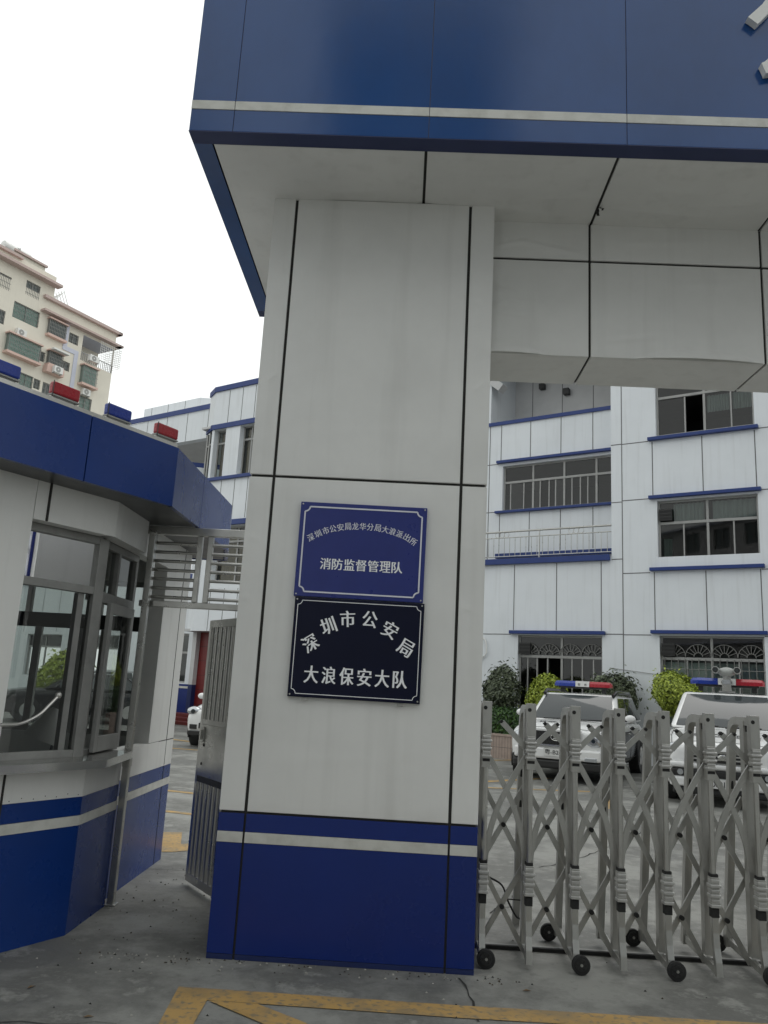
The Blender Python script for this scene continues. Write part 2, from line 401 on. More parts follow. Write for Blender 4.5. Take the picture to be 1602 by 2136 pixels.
crack([(-2.2, 6.9), (-1.7, 6.95), (-1.3, 7.2)], .01)
crack([(.70, 6.25), (.78, 6.4), (.95, 6.5)], .018); crack([(.95, 6.75), (1.05, 7.2), (1.15, 7.5)], .018)
crack([(-3, 3.2), (-1.9, 3.9), (-1.2, 4.0)], .008)

rnd = random.Random(21); m = MB()
for _ in range(420):
    k = rnd.random()
    if k < .35: x, y = rnd.uniform(-1.6, .8), 4.934 - abs(rnd.gauss(.02, .06))
    elif k < .6: x, y = rnd.uniform(-1.9, -1.0), rnd.uniform(4.6, 7.4)
    else: x, y = rnd.uniform(-2.2, 3.0), rnd.uniform(3.6, 6.5)
    if PILL(x, y): continue
    r = rnd.uniform(.003, .009); q = [Vector((rnd.uniform(-1, 1), rnd.uniform(-1, 1), rnd.uniform(0, 1))) * r for _ in range(3)]
    m.mesh([(x - r, y - r * .6, .001), (x + r, y - r * .5, .001), (x + q[0].x * .4, y + r, .001), (x + q[1].x * .3, y + q[1].y * .3, .001 + r * .9)], [(0, 1, 3), (1, 2, 3), (2, 0, 3), (0, 2, 1)], rnd.choice(['crack_dark', 'grit_pale', 'grit_pale', 'soil']))
tag(m.build('grit'), 'loose grit and crumbs scattered over the concrete by the gate', 'grit', kind='stuff')
for k, (x, y, a) in enumerate(((-1.35, 4.05, .4), (-.9, 4.75, 2.0), (-1.75, 4.35, 1.1), (.75, 4.75, .2))):
    lf_ = MB(); lf_.face([(-.025, 0, .004), (0, -.009, .008), (.028, .0, .003), (0, .010, .009)], ('leaf_dry', 'grit_pale', 'leaf_dry', 'leaf_dry')[k])
    o = lf_.build('dead_leaf'); o.location = (x, y, 0); o.rotation_euler = (0, 0, a)
    tag(o, ('brown dead leaf on the concrete near the yellow corner mark', 'pale paper scrap on the concrete below the pillar', 'brown dead leaf on the concrete before the booth', 'brown dead leaf on the concrete before the folding gate')[k], 'litter')

# ------------------------------------------------------------------ gate arch (pillar, canopy, lintel)
PX0, PX1, PY0, PY1, ZS = -1.02, .485, 4.934, 6.14, 4.79
gate = thing('gate_arch', 'white panelled gate pillar carrying a blue canopy with a white stripe', 'gate arch', (-.27, 5.53, 0))
GO = (-.27, 5.53, 0)
def pillar(x0, x1, name):
    m = MB(); e = .0
    s1, s2 = x0 + .155, x1 - .163
    m.box(x0 + .012, x1 - .012, PY0 + .012, PY1 - .012, 0, ZS, 'joint')          # dark core showing in the joints
    jw = .0095
    for a, b in ((x0, s1 - jw), (s1 + jw, s2 - jw), (s2 + jw, x1)):
        for z0, z1, mt in ((.794, 2.803, 'white_panel'), (2.82, ZS - .012, 'white_panel')):
            m.box(a, b, PY0, PY0 + .02, z0, z1, mt)
        jb = .008
        sa = a if a == x0 else a - .003; sb = b if b == x1 else b + .003
        m.box(sa, sb, PY0 + .002, PY0 + .02, .680, .780, 'blue_panel')
        m.box(sa, sb, PY0 - .001, PY0 + .02, .6205, .6785, 'stripe_white')
        m.box(sa, sb, PY0 + .002, PY0 + .02, .03, .619, 'blue_panel')
        m.box(sa, sb, PY0 + .004, PY0 + .02, .0, .028, 'dark_blue')
    for sx in (x0, x1):                                                          # the two flanks and the back
        i = .02 if sx == x0 else -.02
        for z0, z1, mt in ((.794, 2.803, 'white_panel'), (2.82, ZS - .012, 'white_panel'), (.680, .780, 'blue_panel'), (.6205, .6785, 'stripe_white'), (.0, .619, 'blue_panel')):
            m.box(sx, sx + i, PY0 + .0205, PY1, z0, z1, mt)
    for z0, z1, mt in ((.794, 2.803, 'white_panel'), (2.82, ZS - .012, 'white_panel'), (.680, .780, 'blue_panel'), (.6205, .6785, 'stripe_white'), (.0, .619, 'blue_panel')):
        m.box(x0 + .021, x1 - .021, PY1 - .02, PY1, z0, z1, mt)
    rnd = random.Random(3)
    for _ in range(26):                                                          # rivet heads and screw holes
        xx = rnd.choice([x0 + rnd.uniform(.02, .13), x1 - rnd.uniform(.02, .14), rnd.uniform(x0 + .2, x1 - .2)])
        zz = rnd.uniform(2.9, 4.7); r = rnd.uniform(.003, .006)
        m.cyl((xx, PY0 - .0015, zz), (xx, PY0 + .004, zz), r, 'joint', 8)
    return m.build(name, gate, GO, bevel=.0015)
pillar(PX0, PX1, 'pillar')
pillar(7.4, 8.9, 'pillar')
X0, X1, FY0, FY1 = -1.45, 9.4, 4.275, 6.80
seams = [-1.18 + 1.19 * i for i in range(9)]
m = MB()                                                                          # blue fascia on all four sides
ZT = 7.4
cuts = [X0] + seams + [X1]
for a, b in zip(cuts[:-1], cuts[1:]):
    w = .0022
    m.box(a + w, b - w, FY0, FY0 + .02, ZS, 4.937, 'fascia_blue')
    m.box(a + w, b - w, FY0, FY0 + .02, 4.999, ZT, 'fascia_blue')
m.box(X0 + .006, X1 - .006, FY0 + .006, FY0 + .02, ZS + .002, ZT - .002, 'dark_blue')
m.box(X0, X0 + .02, FY0 + .0205, FY1, ZS, ZT, 'fascia_blue'); m.box(X1 - .02, X1, FY0 + .0205, FY1, ZS, ZT, 'fascia_blue')
m.box(X0 + .021, X1 - .021, FY1 - .02, FY1, ZS, ZT, 'fascia_blue')
m.box(X0 + .021, X1 - .021, FY0 + .021, FY1 - .021, ZT - .06, ZT - .01, 'grey_plastic')
m.build('fascia', gate, GO, bevel=.0015)
m = MB()
for a, b in zip(cuts[:-1], cuts[1:]): m.box(a + .002, b - .002, FY0 - .004, FY0 + .012, 4.938, 4.998, 'stripe_white')
m.build('white_stripe', gate, GO, bevel=.0015)
m = MB()                                                                          # dark blue edge trim under the fascia
bt = .118
m.box(X0, X1, FY0 + .0, FY0 + bt, ZS - .006, ZS - .001, 'dark_blue'); m.box(X0, X1, FY1 - bt, FY1, ZS - .006, ZS - .001, 'dark_blue')
m.box(X0, X0 + bt, FY0 + bt, FY1 - bt, ZS - .0055, ZS - .001, 'fascia_blue'); m.box(X1 - bt, X1, FY0 + bt, FY1 - bt, ZS - .0055, ZS - .001, 'fascia_blue')
m.build('edge_trim', gate, GO)
m = MB()                                                                          # white soffit panels
BY0, BY1, BZ = 5.12, 5.63, 3.79
ss = [X0 + bt, .0, 1.18, 2.345, 3.52, 4.70, 5.88, 7.06, X1 - bt]
m.box(X0 + bt + .002, X1 - bt, FY0 + bt, FY1 - bt, ZS + .008, ZS + .03, 'joint')
for a, b in zip(ss[:-1], ss[1:]): m.box(a + .009, b - .009, FY0 + bt + .002, FY1 - bt - .002, ZS - .003, ZS + .012, 'white_panel')
m.build('soffit', gate, GO, bevel=.003)
m = MB()                                                                          # lintel beam between the pillars
bs = [PX1 - .0, 1.17, 2.345, 3.52, 4.70, 5.88, 7.06, 7.4]
m.box(PX1 + .001, 7.4, BY0 + .012, BY1 - .012, BZ + .012, ZS - .006, 'joint')
for a, b in zip(bs[:-1], bs[1:]):
    a += .008; b -= .008
    m.box(a, b, BY0, BY0 + .02, 4.507, ZS - .006, 'white_panel'); m.box(a, b, BY0, BY0 + .02, BZ + .0, 4.49, 'white_panel')
    m.box(a, b, BY0 + .0205, BY1, BZ, BZ + .02, 'white_panel'); m.box(a, b, BY1 - .02, BY1, BZ + .021, ZS - .006, 'white_panel')
m.build('lintel', gate, GO, bevel=.004)
# raised white characters on the fascia, running out of the picture to the right
for k, ch in enumerate('公安'):
    m = MB(); put_text(m, ch, (2.31 + k * 1.15, FY0 - .05, 5.62), 1.0, 'letter_white', depth=.045, fit_w=.76, fit_h=.80); m.build('raised_character', gate, GO)

# buckled sheet-metal skins over the flat cladding boards
def skin(name, o, eu, ev, nu, nv, nrm, amp, sc, seed, ridges=(), lip=None):
    o = Vector(o); eu = Vector(eu); ev = Vector(ev); nrm = Vector(nrm); m = MB(); P = []; LU, LV = eu.length, ev.length
    for j in range(nv + 1):
        for i in range(nu + 1):
            a, b = i / nu, j / nv; p = o + eu * a + ev * b
            w = min(1, min(a, 1 - a) * LU / .05) * min(1, min(b, 1 - b) * LV / .05)
            h = amp * (.5 + .5 * mnoise.noise((p + Vector((seed, seed * 1.7, 0))) * sc)) + amp * .3 * mnoise.noise((p + Vector((seed * 3.1, 0, seed))) * sc * 3.1)
            q = Vector((a * LU, b * LV))
            for (a0, b0, a1, b1, wd, hh) in ridges:         # sharp wrinkles along short lines, in metres
                A = Vector((a0, b0)); B_ = Vector((a1, b1)); d = B_ - A; t_ = max(0, min(1, (q - A).dot(d) / d.length_squared))
                h += hh * math.sin(math.pi * min(1, .15 + t_ * .85)) * math.exp(-((q - A - d * t_).length / wd) ** 2)
            h = max(h, 0) * w
            if lip:                                         # lower edge of the sheet sprung outwards below an arc
                c_, hw_, top_, sl_ = lip; bc = top_ * (1 - ((q.x - c_) / hw_) ** 2)
                if q.y < bc: h = h * .3 + sl_ * (bc - q.y)
            P.append(p + nrm * (.0012 + h))
    m.mesh(P, [(j * (nu + 1) + i, j * (nu + 1) + i + 1, (j + 1) * (nu + 1) + i + 1, (j + 1) * (nu + 1) + i) for j in range(nv) for i in range(nu)], 'white_panel')
    return m.build(name, gate, GO, smooth=True, angle=80)
for k, (a, b) in enumerate(zip(bs[:-1], bs[1:])):
    a += .010; b -= .010
    lip = [(.12, .26, .06, .5), (.72, .44, .085, .55), (.5, .4, .07, .5)][k % 3]
    rd = ((.02, .50, .20, .42, .02, .010), (.12, .40, .40, .36, .018, .008), (.0, .34, .16, .40, .02, .009), (.05, .30, .3, .28, .016, .006)) if k == 0 else ((.1, .12, .5, .17, .02, .005), (.6, .55, 1.1, .58, .03, .004))
    skin('panel', (a, BY0, BZ + .002), (b - a, 0, 0), (0, 0, 4.486 - BZ), 70, 60, (0, -1, 0), .008, 2.6, k * 5.3, rd, lip)
    rd = ((.0, .07, .25, .13, .02, .010), (.2, .12, .62, .04, .02, .010), (.02, .2, .14, .1, .02, .008)) if k == 0 else ((.2, .14, .9, .17, .025, .004),)
    skin('panel', (a, BY0, 4.509), (b - a, 0, 0), (0, 0, ZS - .008 - 4.509), 70, 28, (0, -1, 0), .006, 2.4, 40 + k * 3.3, rd)
for k, (a, b) in enumerate(zip(ss[:-1], ss[1:])):
    rd = ((.05, .52, .9, .60, .03, .006), (.3, .30, .8, .34, .04, .005), (.1, .9, .5, 1.0, .03, .006), (.7, .45, 1.1, .40, .03, .006))
    skin('panel', (a + .011, FY0 + bt + .004, ZS - .003), (b - a - .022, 0, 0), (0, FY1 - FY0 - 2 * bt - .008, 0), 60, 110, (0, 0, -1), .010, 1.9, 80 + k * 4.1, rd)
for k, (z0, z1) in enumerate(((.797, 2.800), (2.823, 4.772))):
    for q, (a, b) in enumerate(((PX0, PX0 + .144), (PX0 + .166, PX1 - .174), (PX1 - .152, PX1))):
        rd = ((.0, 1.25, .10, 1.22, .012, .004), (.05, .62, .14, .70, .012, .004), (.0, 1.62, .12, 1.6, .012, .003)) if q != 1 else ((.2, .3, .9, .33, .03, .0015), (.1, 1.9, .8, 1.86, .03, .002))
        skin('panel', (a + .002, PY0, z0), (b - a - .004, 0, 0), (0, 0, z1 - z0), 40 if q == 1 else 14, 110, (0, -1, 0), .004 if q == 1 else .003, 1.8, 120 + k * 7 + q * 3, rd)
# torn strip of tape hanging from the soffit joint
m = MB(); m.sweep([(1.178, 4.93, ZS - .004), (1.180, 4.92, ZS - .03), (1.172, 4.90, ZS - .055), (1.178, 4.905, ZS - .075)], .018, .003, 'crack_dark', side=(1, 0, 0)); m.sweep([(1.19, 4.92, ZS - .004), (1.21, 4.90, ZS - .022), (1.20, 4.885, ZS - .045)], .012, .003, 'crack_dark', side=(1, 0, 0))
m.build('torn_tape', gate, GO)

# ------------------------------------------------------------------ sign boards on the pillar
def board(name, label, x0, x1, z0, z1, bmat, bw, inset, notch, mt_line, tilt):
    c = Vector(((x0 + x1) / 2, PY0, (z0 + z1) / 2))
    t = thing(name, label, 'sign', c); t.rotation_euler = (0, tilt, 0)
    y0, y1 = -.028, -.003
    m = MB(); hx, hz = (x1 - x0) / 2, (z1 - z0) / 2
    m.box(-hx, hx, y0, y1, -hz, hz, bmat); m.build('board', t, bevel=.003)
    m = MB(); a, b = hx - inset, hz - inset; y = y0 - .0012
    def line(p, q): m.beam((p[0], y, p[1]), (q[0], y, q[1]), bw, .002, mt_line, up=(0, 1, 0))
    line((-a + notch, b), (a - notch, b)); line((-a + notch, -b), (a - notch, -b)); line((-a, -b + notch), (-a, b - notch)); line((a, -b + notch), (a, b - notch))
    for sx in (-1, 1):
        for sz in (-1, 1):
            pts = [(sx * (a - notch * math.cos(t_)), y, sz * (b - notch * math.sin(t_))) for t_ in [math.pi / 2 * k / 6 for k in range(7)]]
            m.sweep(pts, .002, bw, mt_line, side=(0, 1, 0))
    m.build('border', t)
    for sx in (-1, 1):
        for sz in (-1, 1):
            m = MB(); m.cyl((sx * (hx - .014), y0 - .003, sz * (hz - .014)), (sx * (hx - .014), y0 + .002, sz * (hz - .014)), .005, 'steel', 10); m.build('screw', t)
    return t, y0 - .0016, c
t, yy, c = board('sign_board', 'blue sign board with white border and small arched lettering, upper of two on the pillar', -.677, .114, 2.055, 2.647, 'sign_blue', .009, .03, .03, 'sign_grey', R(.35))
m = MB()
arc = [(-0.6, 2.422), (-0.557, 2.447), (-0.51, 2.470), (-0.466, 2.484), (-0.42, 2.495), (-0.374, 2.503), (-0.328, 2.507), (-0.281, 2.508), (-0.235, 2.507), (-0.188, 2.504), (-0.141, 2.497), (-0.096, 2.487), (-0.051, 2.473), (-0.004, 2.455), (0.037, 2.430)]
for i, ch in enumerate('深圳市公安局龙华分局大浪派出所'):
    a = arc[max(i - 1, 0)]; b = arc[min(i + 1, 14)]; rt = math.atan2(b[1] - a[1], b[0] - a[0])
    put_text(m, ch, (arc[i][0] - c.x, yy, arc[i][1] - c.z), .05, 'sign_grey', rot=rt, bold=.0008, fit_w=.040, fit_h=.045)
for i, ch in enumerate('消防监督管理队'):
    put_text(m, ch, (-.276 + (i - 3) * .0735 - c.x, yy, 2.263 - c.z), .08, 'sign_white', bold=.0018, fit_w=.064, fit_h=.070)
m.build('lettering', t)
t, yy, c = board('sign_board', 'black sign board with large white arched lettering, lower of two on the pillar', -.669, .121, 1.456, 2.051, 'sign_navy', .004, .02, .026, 'sign_white', R(.35))
m = MB()
for i, (ch, p, rt) in enumerate(zip('深圳市公安局', [(-0.556, 1.775), (-0.455, 1.885), (-0.34, 1.933), (-0.205, 1.938), (-0.079, 1.882), (0.020, 1.781)], (34, 24, 5, -5, -25, -27))):
    put_text(m, ch, (p[0] - c.x, yy, p[1] - c.z), .1, 'sign_white', rot=R(rt), bold=.0026, fit_w=.088, fit_h=.098)
for i, ch in enumerate('大浪保安大队'):
    put_text(m, ch, (-.536 + i * .1064 - c.x, yy, 1.592 - c.z), .1, 'sign_white', bold=.0026, fit_w=.082, fit_h=.102)
m.build('lettering', t)
m = MB()
for x in (-.31, .26): m.box(x, x + .035, -.02, -.004, -.318, -.302, 'steel')
m.build('bracket', t)

# ------------------------------------------------------------------ folding gate
FG = (1.6, 5.4, 0)
fg = thing('folding_gate', 'grey metal expanding gate of arched frames and crossed bars beside the pillar', 'gate', FG)
PITCH = .2705; XF = [.542 + PITCH * i for i in range(9)]
def pin(m, x, y, z, r=.014): m.cyl((x, y - .022, z), (x, y + .01, z), r, 'rubber', 12)
fr0 = None
for i, x in enumerate(XF):
    if fr0 is None:
        m = MB()
        m.box(-.028, .028, 5.108, 5.162, 1.285, 1.49, 'aluminium')                        # head box of the front post
        m.box(-.024, .024, 5.11, 5.16, 1.10, 1.285, 'aluminium')
        m.box(-.025, .025, 5.222, 5.282, .10, 1.455, 'aluminium')                         # main upright
        arch = [(0, 5.163, 1.453), (0, 5.36, 1.453), (0, 5.41, 1.444), (0, 5.45, 1.418), (0, 5.473, 1.376), (0, 5.482, 1.32), (0, 5.487, 1.25), (0, 5.56, .62), (0, 5.65, .05)]
        m.sweep(arch, .043, .050, 'aluminium')
        m.tube([(.0, 5.133, 1.14), (.0, 5.133, .55)], .0165, 'steel', 14)                 # round tube between the ribbed sleeves
        m.box(-.021, .021, 5.108, 5.158, .335, .385, 'rubber'); m.box(-.022, .022, 5.108, 5.158, 1.135, 1.152, 'rubber'); m.box(-.021, .021, 5.108, 5.158, .553, .572, 'rubber')
        leg = [(0, 5.133, .335), (0, 5.131, .25), (0, 5.12, .17), (0, 5.10, .10), (0, 5.09, .03)]
        m.sweep(leg, .036, .040, 'steel')
        m.sweep([(0, 5.64, .085), (0, 5.10, .055)], .026, .04, 'aluminium')               # foot bar
        m.box(-.012, .012, 5.219, 5.2215, 1.39, 1.43, 'rubber')
        m.cyl((-.012, 5.106, 1.452), (-.012, 5.1078, 1.452), .012, 'rubber', 12)
        fr0 = m.build('frame', fg, (FG[0], FG[1], 0), bevel=.004); fr = fr0
        for zc, n, st in ((1.16, 6, .0225), (.39, 6, .0275)):                             # ribbed die-cast sleeves
            m = MB()
            for k in range(n):
                z = zc + k * st; w = (.029, .024, .031, .026, .032, .025)[k % 6]
                m.box(-w, w, 5.098 - (w - .027) * 1.2, 5.16, z, z + st * .62, 'bright_aluminium'); m.box(-.025, .025, 5.104, 5.158, z + st * .55, z + st * 1.02, 'aluminium')
            m.build('ribbed_sleeve', fr, (FG[0], FG[1], 0), bevel=.003)
        for z in (1.02, .83):
            m = MB(); m.box(-.0085, .0085, 5.455 + (1.25 - z) * .12, 5.5 + (1.25 - z) * .12, z, z + .085, 'rubber'); m.build('slot_cover', fr, (FG[0], FG[1], 0), bevel=.004)
        fr0.location.x = x
    else:
        fr = copy_tree(fr0, fg); fr.location.x = x
fr_list = [o for o in fg.children]
for i, fr in enumerate(fr_list):
    if i % 2 == 0:
        for yy in ((5.062,) if i == 0 else (5.062, 5.68)):
            m = MB(); xo = -.052 if yy > 5.5 else .022
            m.tube([(xo, yy - .015, .053), (xo, yy - .012, .053), (xo, yy + .012, .053), (xo, yy + .015, .053)], [.042, .052, .052, .042], 'tyre', 24)
            m.cyl((xo, yy - .02, .057), (xo, yy - .015, .057), .034, 'black_plastic', 18)
            for k in range(6):
                a = k * math.pi / 3; m.box(xo + .022 * math.cos(a) - .005, xo + .022 * math.cos(a) + .005, yy - .023, yy - .019, .057 + .022 * math.sin(a) - .005, .057 + .022 * math.sin(a) + .005, 'rubber')
            m.cyl((xo, yy - .026, .057), (xo, yy + .022, .057), .008, 'steel', 10)
            m.build('wheel', fr, (FG[0], FG[1], 0), smooth=True)
def spl(pts, n=5):                                           # Catmull-Rom through the given points
    P = [Vector(p) for p in pts]; P = [P[0] * 2 - P[1]] + P + [P[-1] * 2 - P[-2]]; out = []
    for i in range(1, len(P) - 2):
        for k in range(n):
            t = k / n; a, b, c, d = P[i - 1:i + 3]
            out.append(.5 * ((2 * b) + (c - a) * t + (2 * a - 5 * b + 4 * c - d) * t * t + (3 * b - a - 3 * c + d) * t ** 3))
    return out + [P[-2]]
for i in range(-1, len(XF) - 1):
    a = XF[0] + PITCH * i; b = a + PITCH
    if i >= 0:
        m = MB()
        p = spl([(a + .012, 5.186, .52), (a + .026, 5.186, .65), (a + .062, 5.186, .80), (a + .128, 5.186, .955), (b, 5.186, 1.195), (b + .168, 5.186, 1.368)])
        m.sweep(p, .015, .033, 'aluminium', side=(0, 1, 0)); q = p[-1]; d = (p[-1] - p[-2]).normalized()
        m.beam(q - d * .002, q + d * .014, .018, .034, 'rubber', up=(0, 1, 0))
        m.build('lattice_bar', fg, FG)
        m = MB()
        p = spl([(b - .012, 5.204, .52), (b - .026, 5.204, .65), (b - .062, 5.204, .80), (b - .128, 5.204, .955), (a, 5.204, 1.195), (a - .168, 5.204, 1.368)])
        if i > 0:
            m.sweep(p, .015, .033, 'aluminium', side=(0, 1, 0)); q = p[-1]; d = (p[-1] - p[-2]).normalized()
            m.beam(q - d * .002, q + d * .014, .018, .034, 'rubber', up=(0, 1, 0))
        else: m.sweep(p[:-6], .016, .032, 'aluminium', side=(0, 1, 0))
        m.build('lattice_bar', fg, FG)
        for z0 in (.985, .515):
            m = MB(); m.sweep([(a, 5.31, z0), (b, 5.31, z0 - .47)], .015, .031, 'aluminium', side=(0, 1, 0)); pin(m, (a + b) / 2, 5.305, z0 - .235); m.build('lattice_bar', fg, FG)
            m = MB(); m.sweep([(b, 5.335, z0), (a, 5.335, z0 - .47)], .015, .031, 'aluminium', side=(0, 1, 0)); m.build('lattice_bar', fg, FG)
m = MB(); m.box(.50, 7.2, 5.435, 5.46, .001, .022, 'rubber'); m.box(.50, 7.2, 5.46, 5.52, .001, .012, 'grey_plastic')
tag(m.build('gate_rail'), 'dark flat guide rail on the concrete under the folding gate', 'rail')
m = MB(); m.tube(spl([(.62, 5.5, .40), (.70, 5.48, .36), (.74, 5.49, .27), (.80, 5.55, .17), (.84, 5.6, .14)]), .006, 'rubber', 6); m.tube([(.71, 5.49, .28), (.83, 5.5, .275)], .004, 'rubber', 6)
m.build('cable', fg, FG)

# ------------------------------------------------------------------ pedestrian gate leaf and the grille over it
H = Vector((-1.045, 5.815)); E_ = Vector((-1.55, 6.545)); dl = (E_ - H); LW = dl.length; ang = math.atan2(dl.y, dl.x)
lf = thing('gate_leaf', 'tall stainless steel gate leaf with vertical bars swung open behind the pillar', 'gate leaf', (H.x, H.y, 0), ang)
m = MB(); f_ = .035
for a, b, c, d in ((0, .045, .03, 1.99), (LW - .05, LW, .03, 1.99), (.045, LW - .05, 1.93, 1.99), (.045, LW - .05, .03, .09), (.045, LW - .05, .76, .80), (.045, LW - .05, 1.18, 1.22)): m.box(a, b, -f_ / 2, f_ / 2, c, d, 'steel')
m.build('frame', lf, bevel=.004)
m = MB(); m.box(.046, LW - .051, -.022, .022, .80, 1.18, 'steel'); m.box(.046, LW - .051, -.0235, .0235, .755, .80, 'black_plastic'); m.build('lock_panel', lf, bevel=.003)
m = MB(); m.box(LW - .13, LW - .075, .023, .034, 1.05, 1.16, 'steel'); m.box(LW - .115, LW - .09, .0345, .05, 1.07, 1.14, 'steel'); m.cyl((LW - .135, .023, 1.03), (LW - .135, .027, 1.03), .012, 'rubber'); m.cyl((LW - .12, .023, .89), (LW - .12, .027, .89), .01, 'rubber')
m.build('latch', lf)
n = 9
for k in range(n):
    x = .10 + (LW - .2) * k / (n - 1)
    for z0, z1 in ((.09, .757), (1.22, 1.93)):
        m = MB(); m.cyl((x, 0, z0), (x, 0, z1), .021, 'steel', 12); m.build('bar', lf, smooth=True)
gr = thing('overhead_grille', 'stainless steel grille with horizontal tubes bridging the guard booth and pillar', 'grille', (-1.5, 5.95, 2.03))
GG = (-1.5, 5.95, 2.03); y = 5.95
m = MB()
m.box(-1.962, PX0, y - .025, y + .025, 2.575, 2.635, 'steel'); m.box(-1.962, PX0, y - .025, y + .025, 2.03, 2.075, 'steel')
for x0, x1 in ((-1.93, -1.885), (-1.575, -1.535), (-1.495, -1.455), (-1.10, -1.06)): m.box(x0, x1, y - .018, y + .018, 2.076, 2.574, 'steel')
m.build('frame', gr, GG, bevel=.004)
for x0, x1 in ((-1.885, -1.575), (-1.455, -1.10)):
    for k in range(7):
        z = 2.105 + k * .0675; m = MB(); m.cyl((x0, y, z), (x1, y, z), .0125, 'steel', 12); m.build('tube', gr, GG, smooth=True)
pp = MB(); pp.box(-1.912, -1.866, 5.835, 5.882, 0, 2.575, 'steel'); pp.box(-1.916, -1.862, 5.83, 5.887, .90, .96, 'steel'); pp.box(-1.925, -1.85, 5.82, 5.9, 0, .012, 'steel')
tag(pp.build('steel_post', bevel=.004), 'square stainless steel post against the corner of the guard booth', 'post')

# ------------------------------------------------------------------ guard booth
BO = (-2.4, 5.8, 0)
bo = thing('guard_booth', 'white and blue guard booth with angled windows and a blue canopy', 'guard booth', BO)
nA = Vector((-.863, .504)); dA = Vector((.504, .863))
A1 = Vector((-1.92, 5.17))
def Apt(t, inset=0): p = A1 + dA * t + nA * inset; return (p.x, p.y)
A0t = -1.75
PL = [Apt(A0t), Apt(0), (-1.92, 5.83), (-1.972, 5.83), (-1.976, 7.32), (-4.3, 7.32), (-4.3, Apt(A0t)[1])]
def ring(m, pts, z0, z1, mt, grow=0.0, closed=False, th=.10):      # a run of wall slabs along the footprint
    n = len(pts)
    for i in range(n if closed else n - 1):
        a = Vector(pts[i]); b = Vector(pts[(i + 1) % n]); d = (b - a).normalized(); a = a + d * .0015; b = b - d * .0015; o = Vector((d.y, -d.x)) * grow; q = Vector((-d.y, d.x)) * th
        p = [a + o, b + o, b + q, a + q]
        m.prism([(k.x, k.y) for k in p], z0, z1, mt)
m = MB()
full = PL
SP = [PL[0], PL[1], PL[2]]
for z0, z1, mt, gr_ in ((.0, .618, 'booth_blue', 0), (.62, .677, 'stripe_white', .003), (.679, .785, 'booth_blue', 0), (.787, 1.0, 'white_panel', .001)):
    ring(m, PL[:3], z0, z1, mt, gr_); ring(m, PL[3:] + PL[:1], z0, z1, mt, gr_)
# left white wall of the front face, header band, pier beyond the opening
ring(m, [Apt(A0t), Apt(-.61)], 1.0, 2.66, 'white_panel'); ring(m, [Apt(-.61), Apt(0), (-1.92, 5.83)], 2.41, 2.66, 'white_panel')
m.prism([(-2.15, 6.60), (-1.975, 6.60), (-1.976, 7.32), (-2.15, 7.32)], 1.0, 2.66, 'white_panel')
ring(m, [(-1.973, 5.831), (-1.974, 6.599)], 2.41, 2.66, 'white_panel')
ring(m, [(-4.3, 7.32), (-4.3, Apt(A0t)[1])], 1.0, 2.66, 'white_panel'); ring(m, [(-4.3, Apt(A0t)[1]), Apt(A0t)], 2.3, 2.66, 'white_panel')
ring(m, [(-2.15, 7.32), (-4.3, 7.32)], 2.35, 2.66, 'white_panel'); 
# panel joints
for t_ in (-.52,): 
    a = Apt(t_, -.003); m.beam((a[0], a[1], 2.41), (a[0], a[1], 2.66), .014, .01, 'joint', up=(nA.x, nA.y, 0))
a = Apt(-.55, -.003); m.beam((a[0], a[1], 0), (a[0], a[1], 1.0), .012, .01, 'joint', up=(nA.x, nA.y, 0))
m.box(-1.978, -1.9735, 7.10, 7.112, 0, 2.66, 'joint'); m.box(-1.977, -1.9738, 6.6, 7.32, .995, 1.003, 'joint')
for k in range(7):
    a = Apt(-.5 + k * .078, -.002); m.cyl((a[0], a[1], .80 + (k % 2) * .01), (a[0] + nA.x * .004, a[1] + nA.y * .004, .80 + (k % 2) * .01), .004, 'joint', 6)
m.build('wall', bo, BO, bevel=.003)
m = MB(); flr = [Apt(A0t, .1), Apt(0, .1), (-2.02, 7.2), (-4.2, 7.2), (-4.2, Apt(A0t)[1] + .1)]
m.prism(flr, .01, .05, 'interior'); m.build('floor', bo, BO)
# windows on the angled face and on the side
def Abeam(m, t0, z0, t1, z1, w, h, ins, mt='booth_frame'):
    a = Apt(t0, ins); b = Apt(t1, ins); up = (nA.x, nA.y, 0); m.beam((a[0], a[1], z0), (b[0], b[1], z1), w, h, mt, up=up)
INS = .13
m = MB()
for z, w in ((1.03, .05), (2.055, .05), (2.385, .05)): Abeam(m, -.62, z, .0, z, w, .05, INS)
for t_, z0, z1, w in ((-.60, 1.0, 2.4, .05), (.01, 1.0, 2.4, .075)): Abeam(m, t_, z0, t_, z1, w, .06, INS)
Abeam(m, -.10, 1.05, -.10, 2.03, .05, .04, INS + .02)
w1 = m.build('window', bo, BO, bevel=.003)
m = MB(); a = Apt(-.6, INS); b = Apt(.0, INS)
for z0, z1 in ((1.055, 2.03), (2.08, 2.36)): m.face([(a[0], a[1], z0), (b[0], b[1], z0), (b[0], b[1], z1), (a[0], a[1], z1)], 'booth_glass')
m.build('pane', w1, BO)
XB = -2.055
m = MB()
for z, w in ((1.02, .04), (2.03, .07), (2.385, .05)): m.box(XB - .03, XB + .03, 5.22, 6.02, z - w / 2, z + w / 2, 'booth_frame')
for yy, w in ((5.235, .05), (5.62, .035), (6.0, .045)): m.box(XB - .029, XB + .029, yy - w / 2, yy + w / 2, 2.065, 2.36, 'booth_frame')
for yy, w in ((5.98, .05),): m.box(XB - .029, XB + .029, yy - w / 2, yy + w / 2, 1.04, 1.995, 'booth_frame')
w2 = m.build('window', bo, BO, bevel=.003)
m = MB()                                                    # sliding sash, half open
xs = XB + .055
